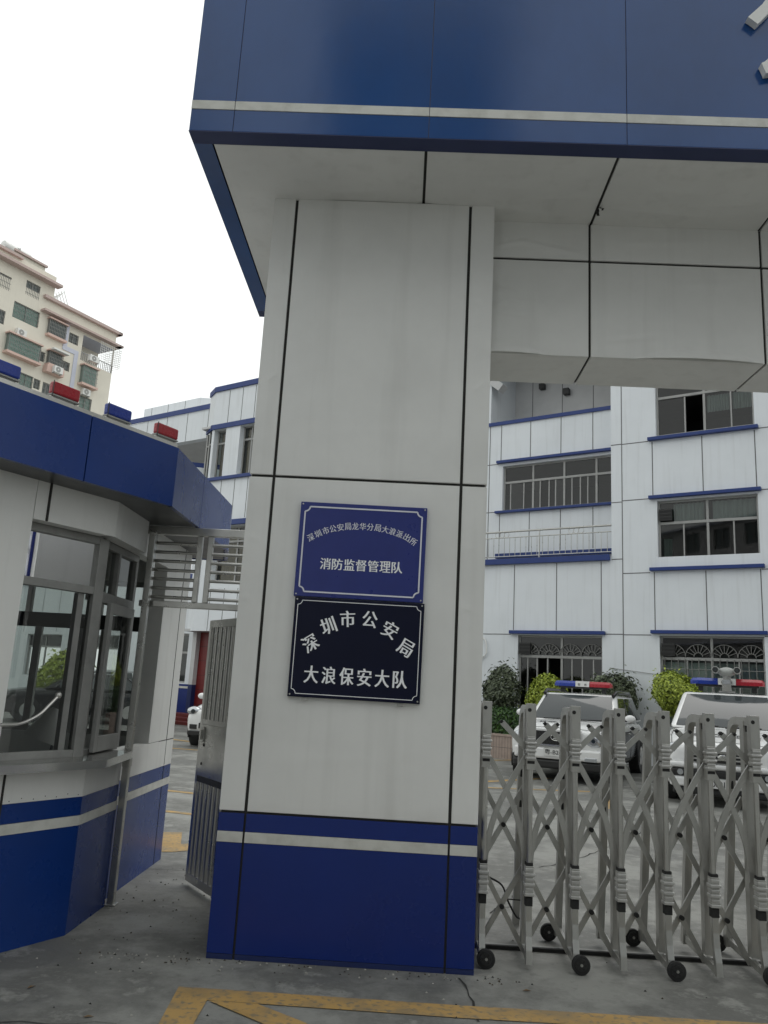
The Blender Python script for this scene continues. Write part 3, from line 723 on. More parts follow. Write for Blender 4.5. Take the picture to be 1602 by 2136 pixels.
for a, b, c, d in ((5.44, 5.50, 1.02, 2.0), (5.88, 5.93, 1.02, 2.0), (5.50, 5.88, 1.02, 1.12), (5.50, 5.88, 1.93, 2.0)): m.box(xs - .015, xs + .015, a, b, c, d, 'window_metal')
m.box(XB - .012, XB + .018, 5.36, 5.42, 1.02, 2.0, 'booth_frame')
m.build('sliding_sash', w2, BO, bevel=.003)
m = MB(); m.face([(xs, 5.5, 1.12), (xs, 5.88, 1.12), (xs, 5.88, 1.93), (xs, 5.5, 1.93)], 'booth_glass')
m.face([(XB, 5.26, 2.065), (XB, 5.60, 2.065), (XB, 5.60, 2.36), (XB, 5.26, 2.36)], 'booth_glass'); m.face([(XB, 5.64, 2.065), (XB, 5.98, 2.065), (XB, 5.98, 2.36), (XB, 5.64, 2.36)], 'booth_glass')
m.build('pane', w2, BO)
m = MB(); yb = 7.27                                          # rear window, seen through the booth
for z, w in ((1.02, .05), (1.97, .13), (2.33, .05)): m.box(-4.2, -2.15, yb - .02, yb + .02, z - w / 2, z + w / 2, 'black_plastic' if z == 1.97 else 'booth_frame')
for x in (-4.17, -3.75, -3.28, -2.90, -2.68, -2.30, -2.18): m.box(x - .03, x + .03, yb - .021, yb + .021, 1.03, 1.91, 'booth_frame')
for x in (-4.17, -3.4, -2.75, -2.18): m.box(x - .025, x + .025, yb - .0205, yb + .0205, 2.035, 2.31, 'booth_frame')
w3 = m.build('window', bo, BO)
m = MB(); m.face([(-4.2, yb, 1.04), (-2.15, yb, 1.04), (-2.15, yb, 2.32), (-4.2, yb, 2.32)], 'booth_glass'); m.build('pane', w3, BO)
m = MB(); yf = Apt(A0t)[1] + .05; xf0, xf1 = -4.195, Apt(A0t)[0] - .02            # front window of the booth
for z, w in ((1.03, .06), (2.02, .05), (2.27, .06)): m.box(xf0, xf1, yf - .02, yf + .02, z - w / 2, z + w / 2, 'booth_frame')
for x in (xf0 + .03, (xf0 + xf1) / 2, xf1 - .03): m.box(x - .03, x + .03, yf - .021, yf + .021, 1.03, 2.27, 'booth_frame')
w4 = m.build('window', bo, BO)
m = MB(); m.face([(xf0, yf, 1.03), (xf1, yf, 1.03), (xf1, yf, 2.27), (xf0, yf, 2.27)], 'booth_glass'); m.build('pane', w4, BO)
m = MB()                                                    # stainless counter ledge
p = [Apt(-1.2, -.13), Apt(.045, -.13), (-1.84, 5.80), (-2.02, 5.80), Apt(0, .10), Apt(-1.2, .10)]
m.prism(p, .965, 1.012, 'chrome'); m.build('counter_ledge', bo, BO, bevel=.006)
m = MB(); m.tube(spl([(-2.42, 4.12, 1.225), (-2.30, 4.33, 1.224), (-2.185, 4.528, 1.227), (-2.126, 4.629, 1.232), (-2.068, 4.728, 1.278), (-2.035, 4.787, 1.338), (-2.012, 4.83, 1.385)]), .0095, 'steel', 12)
m.ball((-2.012, 4.835, 1.392), .019, 'steel')
m.build('handle_bar', bo, BO, smooth=True)
# canopy of the booth
c0 = Vector((-1.575, 5.205)); F0 = c0 - dA * 1.95
cp = [(F0.x, F0.y), (c0.x, c0.y), (-1.575, 6.98), (-1.72, 7.65), (-4.6, 7.65), (-4.6, F0.y)]
m = MB()
def fas(m, pts, z0, z1, mt, th=.03):
    for a, b in zip(pts[:-1], pts[1:]):
        a = Vector(a); b = Vector(b); d = (b - a).normalized(); q = Vector((-d.y, d.x)) * th
        m.prism([(k.x, k.y) for k in (a, b, b + q, a + q)], z0, z1, mt)
sA = c0 - dA * .71
fas(m, [(F0.x, F0.y), (sA.x - dA.x * .004, sA.y - dA.y * .004)], 2.64, 3.045, 'booth_blue'); fas(m, [(sA.x + dA.x * .004, sA.y + dA.y * .004), (c0.x, c0.y)], 2.64, 3.045, 'booth_blue')
fas(m, [(c0.x, c0.y), (-1.575, 5.95)], 2.64, 3.045, 'booth_blue'); fas(m, [(-1.575, 5.956), (-1.575, 6.98)], 2.64, 3.045, 'booth_blue')
fas(m, cp[2:] + [cp[0]], 2.64, 3.045, 'booth_blue')
m.build('canopy_fascia', bo, BO, bevel=.002)
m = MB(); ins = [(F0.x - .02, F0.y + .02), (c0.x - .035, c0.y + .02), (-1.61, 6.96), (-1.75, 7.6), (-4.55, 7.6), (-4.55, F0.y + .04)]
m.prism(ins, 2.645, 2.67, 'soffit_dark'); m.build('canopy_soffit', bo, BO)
m = MB(); m.prism(ins, 2.98, 3.0, 'grey_plastic')
fas(m, [(F0.x - .01, F0.y + .01), (c0.x - .012, c0.y + .01)], 3.0, 3.075, 'steel', .05)
m.build('canopy_roof', bo, BO)
# warning lights along the canopy edge
wl = [(-.10, 'red', 'red warning light on the booth canopy, nearest its outer corner'), (-.505, 'blue', 'blue warning light on the booth canopy, between the two red ones'),
      (-.90, 'red', 'red warning light on the booth canopy, between the two blue ones'), (-1.295, 'blue', 'blue warning light on the booth canopy, cut by the left edge of the photo')]
for t_, colr, lab in wl:
    base = c0 + dA * t_ + nA * .03
    w = thing('warning_light', lab, 'warning light', (base.x, base.y, 3.075), math.atan2(dA.y, dA.x), group='warning lights on the booth canopy')
    m = MB(); m.box(-.093, .093, -.024, .024, .022, .098, colr + '_lens'); m.build('lens', w, bevel=.012)
    m = MB(); m.box(-.0975, -.0935, -.029, -.025, .0, .098, 'black_plastic'); m.box(-.097, .097, -.02, .02, .012, .021, 'grey_plastic')
    for x in (-.085, .085): m.box(x - .008, x + .008, -.008, .008, -.0, .0105, 'steel')
    m.build('bracket', w)
# things inside
m = MB(); m.box(-3.9, -2.35, 5.75, 6.3, .72, .76, 'desk_brown'); m.box(-3.85, -3.8, 5.77, 6.28, .05, .72, 'desk_brown'); m.box(-2.45, -2.40, 5.77, 6.28, .05, .72, 'desk_brown'); m.box(-3.8, -2.45, 6.25, 6.28, .3, .72, 'desk_brown')
tag(m.build('desk', bevel=.006), 'dark brown desk inside the guard booth', 'desk')
la = thing('desk_lamp', 'white cone shaped desk lamp inside the guard booth window', 'lamp', (-2.52, 6.0, .76))
m = MB(); m.cyl((0, 0, 0), (0, 0, .025), .08, 'white_plastic'); m.build('base', la)
m = MB(); m.tube(spl([(0, 0, .02), (.02, 0, .2), (.05, 0, .38), (.02, -.02, .46)]), .01, 'black_plastic', 8); m.build('arm', la)
m = MB(); m.tube([(.03, -.02, .50), (.01, -.03, .44), (-.02, -.05, .34), (-.04, -.06, .28)], [.03, .06, .11, .125], 'white_plastic', 20); m.build('lamp_shade', la, smooth=True)
pc = thing('telephone', 'small dark telephone on the desk inside the guard booth', 'telephone', (-3.05, 5.95, .76))
m = MB(); m.prism([(-.1, -.09), (.1, -.09), (.1, .09), (-.1, .09)], 0, .05, 'black_plastic'); m.build('body', pc, bevel=.01)
m = MB(); m.tube(spl([(-.11, 0, .08), (-.05, 0, .10), (.05, 0, .10), (.11, 0, .08)]), [.022] * 15 + [.022], 'black_plastic', 8) if False else m.tube([(-.11, 0, .075), (-.05, 0, .095), (.05, 0, .095), (.11, 0, .075)], .02, 'black_plastic', 8); m.build('handset', pc)

# ------------------------------------------------------------------ police station building
FO = (6.109, 20.488, 0); FR = math.atan2(-.535, .845)
ps = thing('police_station', 'three storey white panelled station building with blue window ledges', 'building', FO, FR)
def loc2world(u, v, z=0): return (FO[0] + .845 * u + .535 * v, FO[1] - .535 * u + .845 * v, z)
m = MB(); RH = 13.2
cols = [0.30, 3.98, 7.66]
winR = []
for c in cols:
    for z0, z1 in ((.95, 3.13), (4.85, 6.56), (8.30, 10.0)): winR.append((c, c + 2.38, z0, z1))
g0 = (-3.5, -1.15, .75, 3.10)
m.wall(-.89, 11, 5.1, RH, 0, winR[1:3] + winR[4:6] + winR[7:9], 'facade_panel')
m.wall(-13.0, 11, .0, 5.1, 0, [winR[0], winR[3], winR[6], g0], 'facade_panel')
m.face([(-.89, 0, 5.1), (-.89, 0, RH), (-.89, 1.2, RH), (-.89, 1.2, 5.1)], 'facade_panel'); 
m.face([(11, 0, 0), (11, 0, RH), (11, 14, RH), (11, 14, 0)], 'facade_panel')
LWIN = (-4.55, -.6, 6.87, 8.27)
m.wall(-13.0, -.6, 5.1, 9.58, 1.0, [LWIN], 'facade_panel', .18)                    # set-back wing over the terrace
m.face([(-13, 1.0, 9.58), (-.89, 1.0, 9.58), (-.89, 1.2, 9.58), (-13, 1.2, 9.58)], 'facade_panel')
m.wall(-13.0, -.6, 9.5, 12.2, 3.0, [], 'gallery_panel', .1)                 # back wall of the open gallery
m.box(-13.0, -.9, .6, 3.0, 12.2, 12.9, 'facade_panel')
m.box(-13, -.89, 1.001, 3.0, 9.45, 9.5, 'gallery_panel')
m.box(-5.6, -5.1, 1.2, 3.0, 9.5, 12.2, 'facade_panel')
# left bay standing forward of the wing
VB = -1.5
bw = (-14.52, -13.95, 8.26, 10.02); bw2 = (-13.28, -12.4, 8.26, 10.02); bl = (-14.0, -12.2, 4.6, 6.5)
m.wall(-14.63, -11.2, 3.0, 11.45, VB, [bw, bw2, bl], 'facade_panel', .3)
m.face([(-15.2, -1.2, 3.0), (-14.63, VB, 3.0), (-14.63, VB, 8.14), (-15.2, -1.2, 8.14)], 'facade_panel')
m.face([(-15.2, -1.2, 10.1), (-14.63, VB, 10.1), (-14.63, VB, 11.45), (-15.2, -1.2, 11.45)], 'facade_panel')
m.face([(-15.2, -1.2, 3.0), (-15.2, 3.0, 3.0), (-15.2, 3.0, 8.14), (-15.2, -1.2, 8.14)], 'facade_panel')
m.face([(-15.2, -1.2, 10.1), (-15.2, 3.0, 10.1), (-15.2, 3.0, 11.45), (-15.2, -1.2, 11.45)], 'facade_panel')
m.face([(-15.2, -.3, 8.14), (-15.2, 3.0, 8.14), (-15.2, 3.0, 10.1), (-15.2, -.3, 10.1)], 'facade_panel')
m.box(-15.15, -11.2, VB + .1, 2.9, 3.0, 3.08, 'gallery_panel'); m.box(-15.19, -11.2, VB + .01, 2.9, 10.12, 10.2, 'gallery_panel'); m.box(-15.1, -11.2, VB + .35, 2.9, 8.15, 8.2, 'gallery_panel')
m.face([(-11.2, VB, 3), (-11.2, 1, 3), (-11.2, 1, 11.45), (-11.2, VB, 11.45)], 'facade_panel')
# ground floor under the bay
m.box(-17.5, -13, -.55, -.5, .3, 3, 'interior'); gw = (-16.7, -15.38, 1.28, 2.95)
m.wall(-17.6, -14.9, .3, 3.0, -.9, [gw], 'facade_panel', .15)
m.box(-15.06, -14.88, -1.02, -.8, .3, 3.0, 'gallery_panel')
# long left wing with roofed gallery
wins = [(-37 + 3.6 * k, -34.6 + 3.6 * k, 1.2, 2.9) for k in range(6)]
wins2 = [(-37 + 3.6 * k, -34.6 + 3.6 * k, 5.25, 6.6) for k in range(6)]
m.wall(-39, -15.2, 0, 7.1, 0, wins + wins2, 'facade_panel', .15)
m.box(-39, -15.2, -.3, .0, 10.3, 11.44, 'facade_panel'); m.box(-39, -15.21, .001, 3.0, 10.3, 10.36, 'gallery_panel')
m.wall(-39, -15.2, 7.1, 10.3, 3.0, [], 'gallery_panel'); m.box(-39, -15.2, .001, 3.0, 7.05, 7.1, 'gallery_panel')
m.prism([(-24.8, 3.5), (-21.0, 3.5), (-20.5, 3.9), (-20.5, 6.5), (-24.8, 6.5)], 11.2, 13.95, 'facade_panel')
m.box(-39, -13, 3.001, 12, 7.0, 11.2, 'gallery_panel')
# gallery parapet returning towards the yard corner
m.face([(-16.95, -.97, 8.3), (-15.2, .9, 8.3), (-15.2, .9, 9.15), (-16.95, -.97, 9.15)], 'facade_panel')
# body, floors and roof behind the fronts
m.box(-13, 11, 5.5, 14, 0.01, 12.2, 'interior'); m.box(-13, 11, 3.01, 14, 12.9, 13.0, 'interior')
for z in (.02, 3.5, 7.0, 10.45): m.box(-.88, 11, .21, 5.5, z, z + .12, 'interior')
m.box(-.88, 11, .02, 5.5, RH - .1, RH, 'interior')
for z in (.02, 5.0): m.box(-13, -.9, .21 if z < 1 else .02, 5.5, z, z + .1, 'interior')
m.box(-13, -.9, 1.2, 5.5, 8.6, 8.7, 'interior'); m.box(-39, -13, 3.05, 3.1, 0, 7, 'interior'); m.box(-39, -13, .16, 3.05, 3.5, 3.6, 'interior'); m.box(-15.0, -11.2, 2.9, 2.95, 3, 11.4, 'interior')
# panel joints
J = 'thin_joint'
def vj(u, z0, z1, v=0.0): m.box(u - .011, u + .011, v - .004, v + .01, z0, z1, J)
def hj(u0, u1, z, v=0.0): m.box(u0, u1, v - .0045, v + .01, z - .011, z + .011, J)
vj(-.6, 0, RH)
for c in cols:
    for uu in (c - .1, c + 1.14, c + 2.37):
        for z0, z1 in ((3.26, 4.72), (6.70, 8.16), (10.2, RH)): vj(uu, z0, z1)
    for z in (3.14, 4.71, 6.64, 8.19, 10.1):
        hj(c - 1.28 if c > 1 else -.6, c - .2, z)
hj(-.89, -.6, 5.09); hj(-.89, -.6, 6.61); hj(-.89, -.6, 8.2); hj(-1.06, -.6, 3.15); hj(-13, -3.72, 3.12)
for uu in (-3.64, -2.40, -1.17, -4.85, -6.1, -7.3, -8.5, -9.7, -10.9): vj(uu, 3.24 if uu > -3.7 else 0, 5.05)
for k in range(12):
    uu = -1.74 - .96 * k
    vj(uu, 8.43, 9.58, 1.0); vj(uu, 5.6, 6.78, 1.0); vj(-2.42 - 1.03 * k, 9.5, 12.2, 3.0)
hj(-13, -4.7, 8.35, 1.0); hj(-13, -4.7, 6.85, 1.0); vj(-5.0, 5.2, 9.6, 1.0)
for uu in (-13.93, -13.3, -12.7, -12.0): vj(uu, 10.21, 11.40, VB); vj(uu, 6.75, 8.13, VB); vj(uu, 3.0, 4.4, VB)
for k in range(20):
    uu = -16.2 - 1.15 * k
    m.box(uu - .011, uu + .011, -.305, -.29, 10.3, 11.44, J); vj(uu, 3.0, 5.05); vj(uu, 7.2, 10.3, 3.0); 
    if -24.5 < uu < -21.1: m.box(uu - .011, uu + .011, 3.495, 3.51, 11.45, 13.95, J)
m.build('wall', ps)
# blue ledges
def ledge(u0, u1, z0, z1, v=0.0, pr=.13): 
    m = MB(); m.box(u0, u1, v - pr, v - .005, z0, z1, 'trim_blue'); m.build('ledge', ps, bevel=.006)
for c in cols:
    for z in (3.17, 4.74, 6.61, 8.18, 10.06): ledge(c - .19, c + 2.47, z, z + .085)
ledge(-3.72, -1.06, 3.13, 3.22); ledge(-13.0, -.92, 5.06, 5.215, 0, .12)
ledge(-4.72, -.9, 8.35, 8.43, 1.0); ledge(-4.74, -.9, 6.79, 6.86, 1.0); ledge(-5.1, -.9, 9.585, 9.70, 1.0, .05); ledge(-4.7, -.9, 5.42, 5.56, 1.0, .10); ledge(-13, -5.1, 9.585, 9.70, 1.0, .05)
ledge(-14.63, -11.2, 11.43, 11.62, VB, .06); ledge(-14.63, -11.2, 10.02, 10.2, VB, .05); ledge(-14.66, -11.2, 8.14, 8.25, VB, .10); ledge(-14.2, -11.9, 6.52, 6.70, VB, .10)
ledge(-39, -15.22, 11.44, 11.64, -.3, .05); ledge(-39, -15.2, 5.03, 5.18, 0, .1)
for z0, z1 in ((11.43, 11.62), (10.02, 10.2), (8.14, 8.25)):
    m = MB(); m.prism([(-15.25, -1.22), (-14.64, VB - .055), (-14.63, VB + .02), (-15.2, -1.17)], z0, z1, 'trim_blue'); m.build('ledge', ps)
m = MB(); m.prism([(-17.0, -1.0), (-15.22, .88), (-15.24, .95), (-17.04, -.94)], 9.15, 9.33, 'trim_blue'); m.build('ledge', ps)
m = MB(); m.box(-17.6, -15.07, -.915, -.9, .3, 1.24, 'blue_panel'); m.box(-17.6, -15.07, -.92, -.9, 1.10, 1.17, 'stripe_white'); m.box(-15.065, -14.875, -1.025, -.79, .3, 1.24, 'dark_blue')
m.box(-13, -3.6, -.012, -.001, 0, .55, 'blue_panel'); m.box(-13, -3.6, -.014, -.001, .42, .47, 'stripe_white')
m.build('base_band', ps)
m = MB(); m.box(-14.87, -12.6, -.85, -.75, .3, 3.0, 'red_door')
for k in range(5): m.box(-14.87, -12.6, -.853, -.849, .6 + k * .48, .612 + k * .48, 'joint')
m.box(-13.53, -13.515, -.854, -.849, .3, 3.0, 'joint'); m.build('entrance_door', ps)
m = MB()
for k in range(3): m.box(-17.6, -12.3, -1.2 - .34 * (3 - k), -.9, .001 if k == 0 else .1 * k, .1 * (k + 1), 'red_step')
m.build('entrance_steps', ps, bevel=.006)

def window(u0, u1, z0, z1, v, splits=(), transom=None, low=(), mt='window_metal', glass='pane_glass', curtain=None, openings=(), fan=False, bars=False, ac=False):
    m = MB(); fw = .05; y0, y1 = v + .10, v + .155
    m.box(u0, u0 + fw, y0, y1, z0, z1, mt); m.box(u1 - fw, u1, y0, y1, z0, z1, mt)
    m.box(u0 + fw, u1 - fw, y0, y1, z1 - fw, z1, mt); m.box(u0 + fw, u1 - fw, y0, y1, z0, z0 + fw, mt)
    zt = transom or z1
    if transom: m.box(u0 + fw, u1 - fw, y0 - .005, y1 + .005, transom - .035, transom + .035, mt)
    for s_ in splits: m.box(s_ - .03, s_ + .03, y0 + .001, y1 - .001, z0 + fw, z1 - fw, mt)
    for s_ in low: m.box(s_ - .018, s_ + .018, y0 + .012, y1 + .012, z0 + fw, zt - .035, mt)
    w = m.build('window', ps, bevel=.004)
    m = MB(); xs = sorted([u0 + fw] + list(low) + list(splits) + [u1 - fw])
    for a, b in zip(xs[:-1], xs[1:]):
        if any(a - .01 <= o <= b for o in openings): continue
        m.face([(a, y0 + .03, z0 + fw), (b, y0 + .03, z0 + fw), (b, y0 + .03, zt - .03), (a, y0 + .03, zt - .03)], glass)
    if transom: m.face([(u0 + fw, y0 + .03, transom), (u1 - fw, y0 + .03, transom), (u1 - fw, y0 + .03, z1 - fw), (u0 + fw, y0 + .03, z1 - fw)], glass)
    m.build('pane', w)
    if curtain:
        for cu0, cu1, cz0, cz1, cm in curtain:
            m = MB(); n = 24; pts = []
            for k in range(n + 1):
                uu = cu0 + (cu1 - cu0) * k / n; pts.append((uu, y1 + .08 + .025 * math.sin(k * 1.9)))
            for k in range(n): m.face([(*pts[k], cz0), (*pts[k + 1], cz0), (*pts[k + 1], cz1), (*pts[k], cz1)], cm)
            m.build('curtain', w, smooth=True)
    if fan:                                                 # sunburst security grille behind the upper lights
        m = MB(); zb = transom + .05; nn = 4; wd = (u1 - u0) / nn; yy = y0 - .03
        for k in range(nn):
            cx = u0 + wd * (k + .5)
            for r in (.10, min(wd * .5, z1 - zb - .03)):
                m.tube([(cx + r * math.cos(t_), yy, zb + r * math.sin(t_)) for t_ in [math.pi * q / 12 for q in range(13)]], .011, 'grille_metal', 6)
            for q in range(1, 8):
                t_ = math.pi * q / 8; r1 = min(wd * .5, z1 - zb - .03); m.tube([(cx + .1 * math.cos(t_), yy, zb + .1 * math.sin(t_)), (cx + r1 * math.cos(t_), yy, zb + r1 * math.sin(t_))], .009, 'grille_metal', 6)
        m.build('security_grille', w)
    if bars:
        m = MB(); k = u0 + .1
        while k < u1 - .05: m.tube([(k, y0 - .03, z0 + .02), (k, y0 - .03, zt)], .010, 'grille_metal', 6); k += .16
        for z in (z0 + .25, zt - .25): m.tube([(u0 + .03, y0 - .03, z), (u1 - .03, y0 - .03, z)], .011, 'grille_metal', 6)
        m.build('window_bars', w)
    if ac:
        m = MB(); m.box(u0 + .04, u0 + .36, v + .01, v + .10, transom + .06, transom + .36, 'black_plastic')
        for k in range(3): m.box(u0 + .05, u0 + .35, v + .0, v + .009, transom + .09 + .09 * k, transom + .14 + .09 * k, 'rubber')
        m.build('vent_box', w)
    return w
for i, c in enumerate(cols):
    mid = c + 1.20
    window(c, c + 2.38, .95, 3.13, 0, (mid,), 2.58, (c + .62, c + 1.8), fan=True, bars=True, ac=(i == 0), curtain=[(c + .05, c + 2.3, 1.0, 2.5, 'curtain_pale')])
    window(c, c + 2.38, 4.85, 6.56, 0, (mid,), 5.98, (c + .62, c + 1.8), curtain=[(c + .1, c + .3, 4.9, 5.6, 'curtain_pale'), (c + .35, c + 1.1, 6.0, 6.5, 'curtain_pale'), (c + 1.3, c + 2.3, 6.0, 6.5, 'curtain_pale')], ac=(i == 0))
    window(c, c + 2.38, 8.30, 10.0, 0, (mid,), 9.36, (c + .72, c + 1.84), openings=(c + .8,), curtain=[(c + 1.25, c + 1.8, 8.85, 9.3, 'curtain_pale'), (c + 1.86, c + 2.33, 8.85, 9.3, 'curtain_pale')])
window(-3.5, -1.15, .75, 3.10, 0, (-2.28,), 2.54, (-3.25, -2.98, -2.68, -2.0, -1.72, -1.42), openings=(-2.68,), fan=True, ac=True)
window(-4.55, -.95, 6.87, 8.27, 1.0, (-3.6, -2.63, -1.67), 7.76, (-4.33, -3.9, -3.38, -3.1, -2.9, -2.4, -2.15, -1.93, -1.2, -1.0))
window(*bw, VB + .1, (), 9.55, (), curtain=[(bw[0] + .08, bw[1] - .05, 8.3, 9.95, 'curtain_tan')])
window(*bw2, VB + .1, (-12.9,), 9.55, (), curtain=[(bw2[0] + .08, bw2[1], 8.3, 9.95, 'curtain_tan')])
window(*bl, VB + .1, (-13.1,), 6.0, (), curtain=[(bl[0] + .08, bl[1], 4.7, 6.4, 'curtain_tan')])
window(*gw, -.9, (), 2.3, (-16.0,))
for wv in wins: window(*wv, 0, (wv[0] + 1.2,), 2.4, ())
for wv in wins2: window(*wv, 0, (wv[0] + 1.2,), 6.1, ())
m = MB(); m.face([(-15.12, -1.17, 8.26), (-14.66, VB + .08, 8.26), (-14.66, VB + .08, 10.02), (-15.12, -1.17, 10.02)], 'pane_glass')
for p in ((-15.17, -1.18), (-14.9, -1.32), (-14.60, VB + .05)): m.box(p[0] - .03, p[0] + .03, p[1] - .02, p[1] + .03, 8.25, 10.02, 'window_metal')
m.beam((-15.17, -1.16, 9.55), (-14.62, VB + .06, 9.55), .05, .05, 'window_metal'); m.build('window', ps)
# terrace railing
m = MB(); yv = .02
m.tube([(-12, yv, 6.01), (-.9, yv, 6.01)], .028, 'steel', 10); m.tube([(-12, yv, 5.84), (-.9, yv, 5.84)], .014, 'steel', 8); m.tube([(-12, yv, 5.30), (-.9, yv, 5.30)], .014, 'steel', 8)
k = -11.9
while k < -.92: m.tube([(k, yv, 5.3), (k, yv, 5.84)], .009, 'steel', 6); k += .165
for k in (-11, -8.3, -5.6, -2.92): m.tube([(k, yv, 5.2), (k, yv, 6.0)], .02, 'steel', 8)
for c_ in (-4.05, -1.86, -6.9):
    for q in (-.14, 0, .14): m.tube([(c_ + q + .075 * math.cos(t_), yv, 5.925 + .075 * math.sin(t_)) for t_ in [2 * math.pi * j / 16 for j in range(17)]], .008, 'steel', 6)
m.build('terrace_railing', ps)
m = MB(); m.box(-4.19, -4.02, 2.8, 2.99, 11.34, 11.52, 'black_plastic'); m.build('wall_fitting', ps); m = MB(); m.box(-3.36, -3.18, 2.8, 2.99, 11.02, 11.22, 'black_plastic'); m.build('wall_fitting', ps)
m = MB(); m.tube(spl([(-4.6, -.02, 3.05), (-4.45, -.04, 2.9), (-4.42, -.06, 2.6), (-4.55, -.05, 2.45), (-4.62, -.02, 2.4)]), .02, 'white_plastic', 8); m.build('hose', ps)
m = MB(); m.tube([(-.95, -.02, 2.3), (.0, -.03, 2.2), (.9, -.03, 2.12)], .008, 'pipe_grey', 6); m.build('cable', ps)
m = MB(); m.beam((-6.2, 1.3, 12.1), (-4.75, 1.3, 10.9), .35, .25, 'gallery_panel'); m.build('stair_flight', ps)

# ------------------------------------------------------------------ houses added behind the camera to shade the gate and mirror in blue panels
for nm_, x0, x1, y0, hh, wm, lab in (('added_house', -34, -19, -13.5, 15.5, 'gallery_panel', 'added grey five storey building across the street from the gate, leftmost of the row'), ('added_house', -18.6, -7, -13, 18.5, 'gallery_panel', 'added tall grey building across the street opposite the guard booth'),
                           ('added_house', -3.4, 2.6, -13.8, 24.5, 'street_tile', 'added narrow white tiled tower across the street opposite the gate pillar'), ('added_house', 4.6, 16, -13.2, 17, 'street_tile', 'added pale tiled five storey building across the street opposite the folding gate'), ('added_house', 16.4, 33, -14, 14, 'gallery_panel', 'added long grey building across the street, rightmost of the row')):
    hs = thing(nm_, lab, 'added_house', ((x0 + x1) / 2, y0, 0), math.pi, group='added houses across the street')
    m = MB(); hw_ = (x1 - x0) / 2; hol = []
    nf = int(hh / 3.1); nw = int((x1 - x0) / 2.7)
    for f_i in range(nf):
        for k in range(nw):
            cx = -hw_ + (k + .5) * (x1 - x0) / nw; hol.append((cx - .8, cx + .8, f_i * 3.1 + .9 + (0 if f_i else -.6), f_i * 3.1 + 2.5))
    m.wall(-hw_, hw_, 0, hh, 0, hol, wm, .2); m.box(-hw_, hw_, .21, 9, hh - .6, hh - .5, wm)
    m.face([(-hw_, 0, 0), (-hw_, 9, 0), (-hw_, 9, hh), (-hw_, 0, hh)], wm); m.face([(hw_, 0, 0), (hw_, 9, 0), (hw_, 9, hh), (hw_, 0, hh)], wm)
    m.build('wall', hs)
    m = MB()
    for f_i in range(1, nf + 1): m.box(-hw_ + .1, hw_ - .1, -.35, -.002, f_i * 3.1 - .2, f_i * 3.1 - .05, 'pale_band')
    m.build('cornice', hs)
    for a, b, c, d in hol:
        m = MB(); m.box(a, a + .06, .12, .18, c, d, 'window_metal'); m.box(b - .06, b, .12, .18, c, d, 'window_metal'); m.box((a + b) / 2 - .03, (a + b) / 2 + .03, .12, .18, c, d, 'window_metal'); m.box(a + .06, (a + b) / 2 - .03, .185, .195, c, d, 'dim_glass'); m.box((a + b) / 2 + .03, b - .06, .185, .195, c, d, 'dim_glass')
        m.build('window', hs)

# ------------------------------------------------------------------ beige apartment block far behind
AO = (-30.34, 65.29, 0); AR = math.atan2(.88, .48)
ap = thing('apartment_block', 'tall beige apartment block with pink cornices and barred windows', 'building', AO, AR)
m = MB()
WN = [(-4.95, -3.62, 31.75, 33.0), (-7.4, -6.3, 31.3, 32.5), (-5.75, -3.3, 29.35, 30.75), (-7.4, -6.35, 28.35, 29.5), (-2.4, -.75, 29.3, 30.65), (-.21, .78, 29.45, 30.35), (-2.92, -2.25, 26.7, 27.55), (-.58, .27, 26.8, 27.6), (-4.25, -3.0, 23.6, 25.1), (-2.93, -2.3, 24.2, 25.05), (-2.05, -1.25, 23.9, 25.05), (1.75, 3.05, 23.9, 25.2), (-5.1, -3.92, 34.0, 34.45),
      (-8.9, -7.6, 26.2, 27.6), (-8.9, -7.6, 23.4, 24.8), (1.35, 2.9, 20.6, 22.0), (-4.2, -2.9, 20.6, 22.0)]
WN += [(u_, u_ + 1.5, z_, z_ + 1.3) for u_ in (-20.5, -17.4, -14.2, -11.3) for z_ in (29.35, 26.5, 23.7, 20.8, 17.9)]
BAL = (1.25, 4.82, 28.35, 30.7)
m.wall(-22, 4.82, 0, 32.35, 0, WN[2:12] + WN[13:] + [BAL], 'beige_wall', .25)
m.wall(-22, -2.25, 32.35, 34.3, 0, WN[:1] + WN[1:2], 'beige_wall', .25) if False else m.wall(-22, -2.25, 32.35, 34.55, .0, [(a, b, max(c, 32.35), d) for a, b, c, d in WN[:2] if d > 32.35], 'beige_wall', .25)
m.wall(-6.1, -3.05, 34.5, 35.25, .6, [], 'beige_wall')
m.face([(4.82, 0, 0), (4.82, 0, 28.35), (4.82, 11, 28.35), (4.82, 11, 0)], 'beige_wall'); m.face([(4.82, 2.2, 28.35), (4.82, 2.2, 30.7), (4.82, 11, 30.7), (4.82, 11, 28.35)], 'beige_wall'); m.face([(4.82, 0, 30.7), (4.82, 0, 32.35), (4.82, 11, 32.35), (4.82, 11, 30.7)], 'beige_wall')
m.box(1.25, 4.80, 2.2, 2.3, 28.35, 30.7, 'beige_wall'); m.box(1.25, 4.8, .02, 2.2, 28.3, 28.36, 'interior'); m.box(1.25, 4.8, .02, 2.2, 30.69, 30.72, 'pale_band')
m.face([(-2.25, 0, 32.35), (-2.25, 0, 34.5), (-2.25, 8, 34.5), (-2.25, 8, 32.35)], 'beige_wall'); m.face([(-3.05, .6, 34.5), (-3.05, .6, 35.25), (-3.05, 6, 35.25), (-3.05, 6, 34.5)], 'beige_wall')
m.box(-21.9, 4.7, .3, 10.9, 32.0, 32.1, 'interior'); m.box(-21.9, -2.3, .3, 8, 34.4, 34.5, 'interior')
m.box(-21.9, 4.7, .9, 1.0, .1, 32, 'interior') if False else None
m.build('wall', ap)
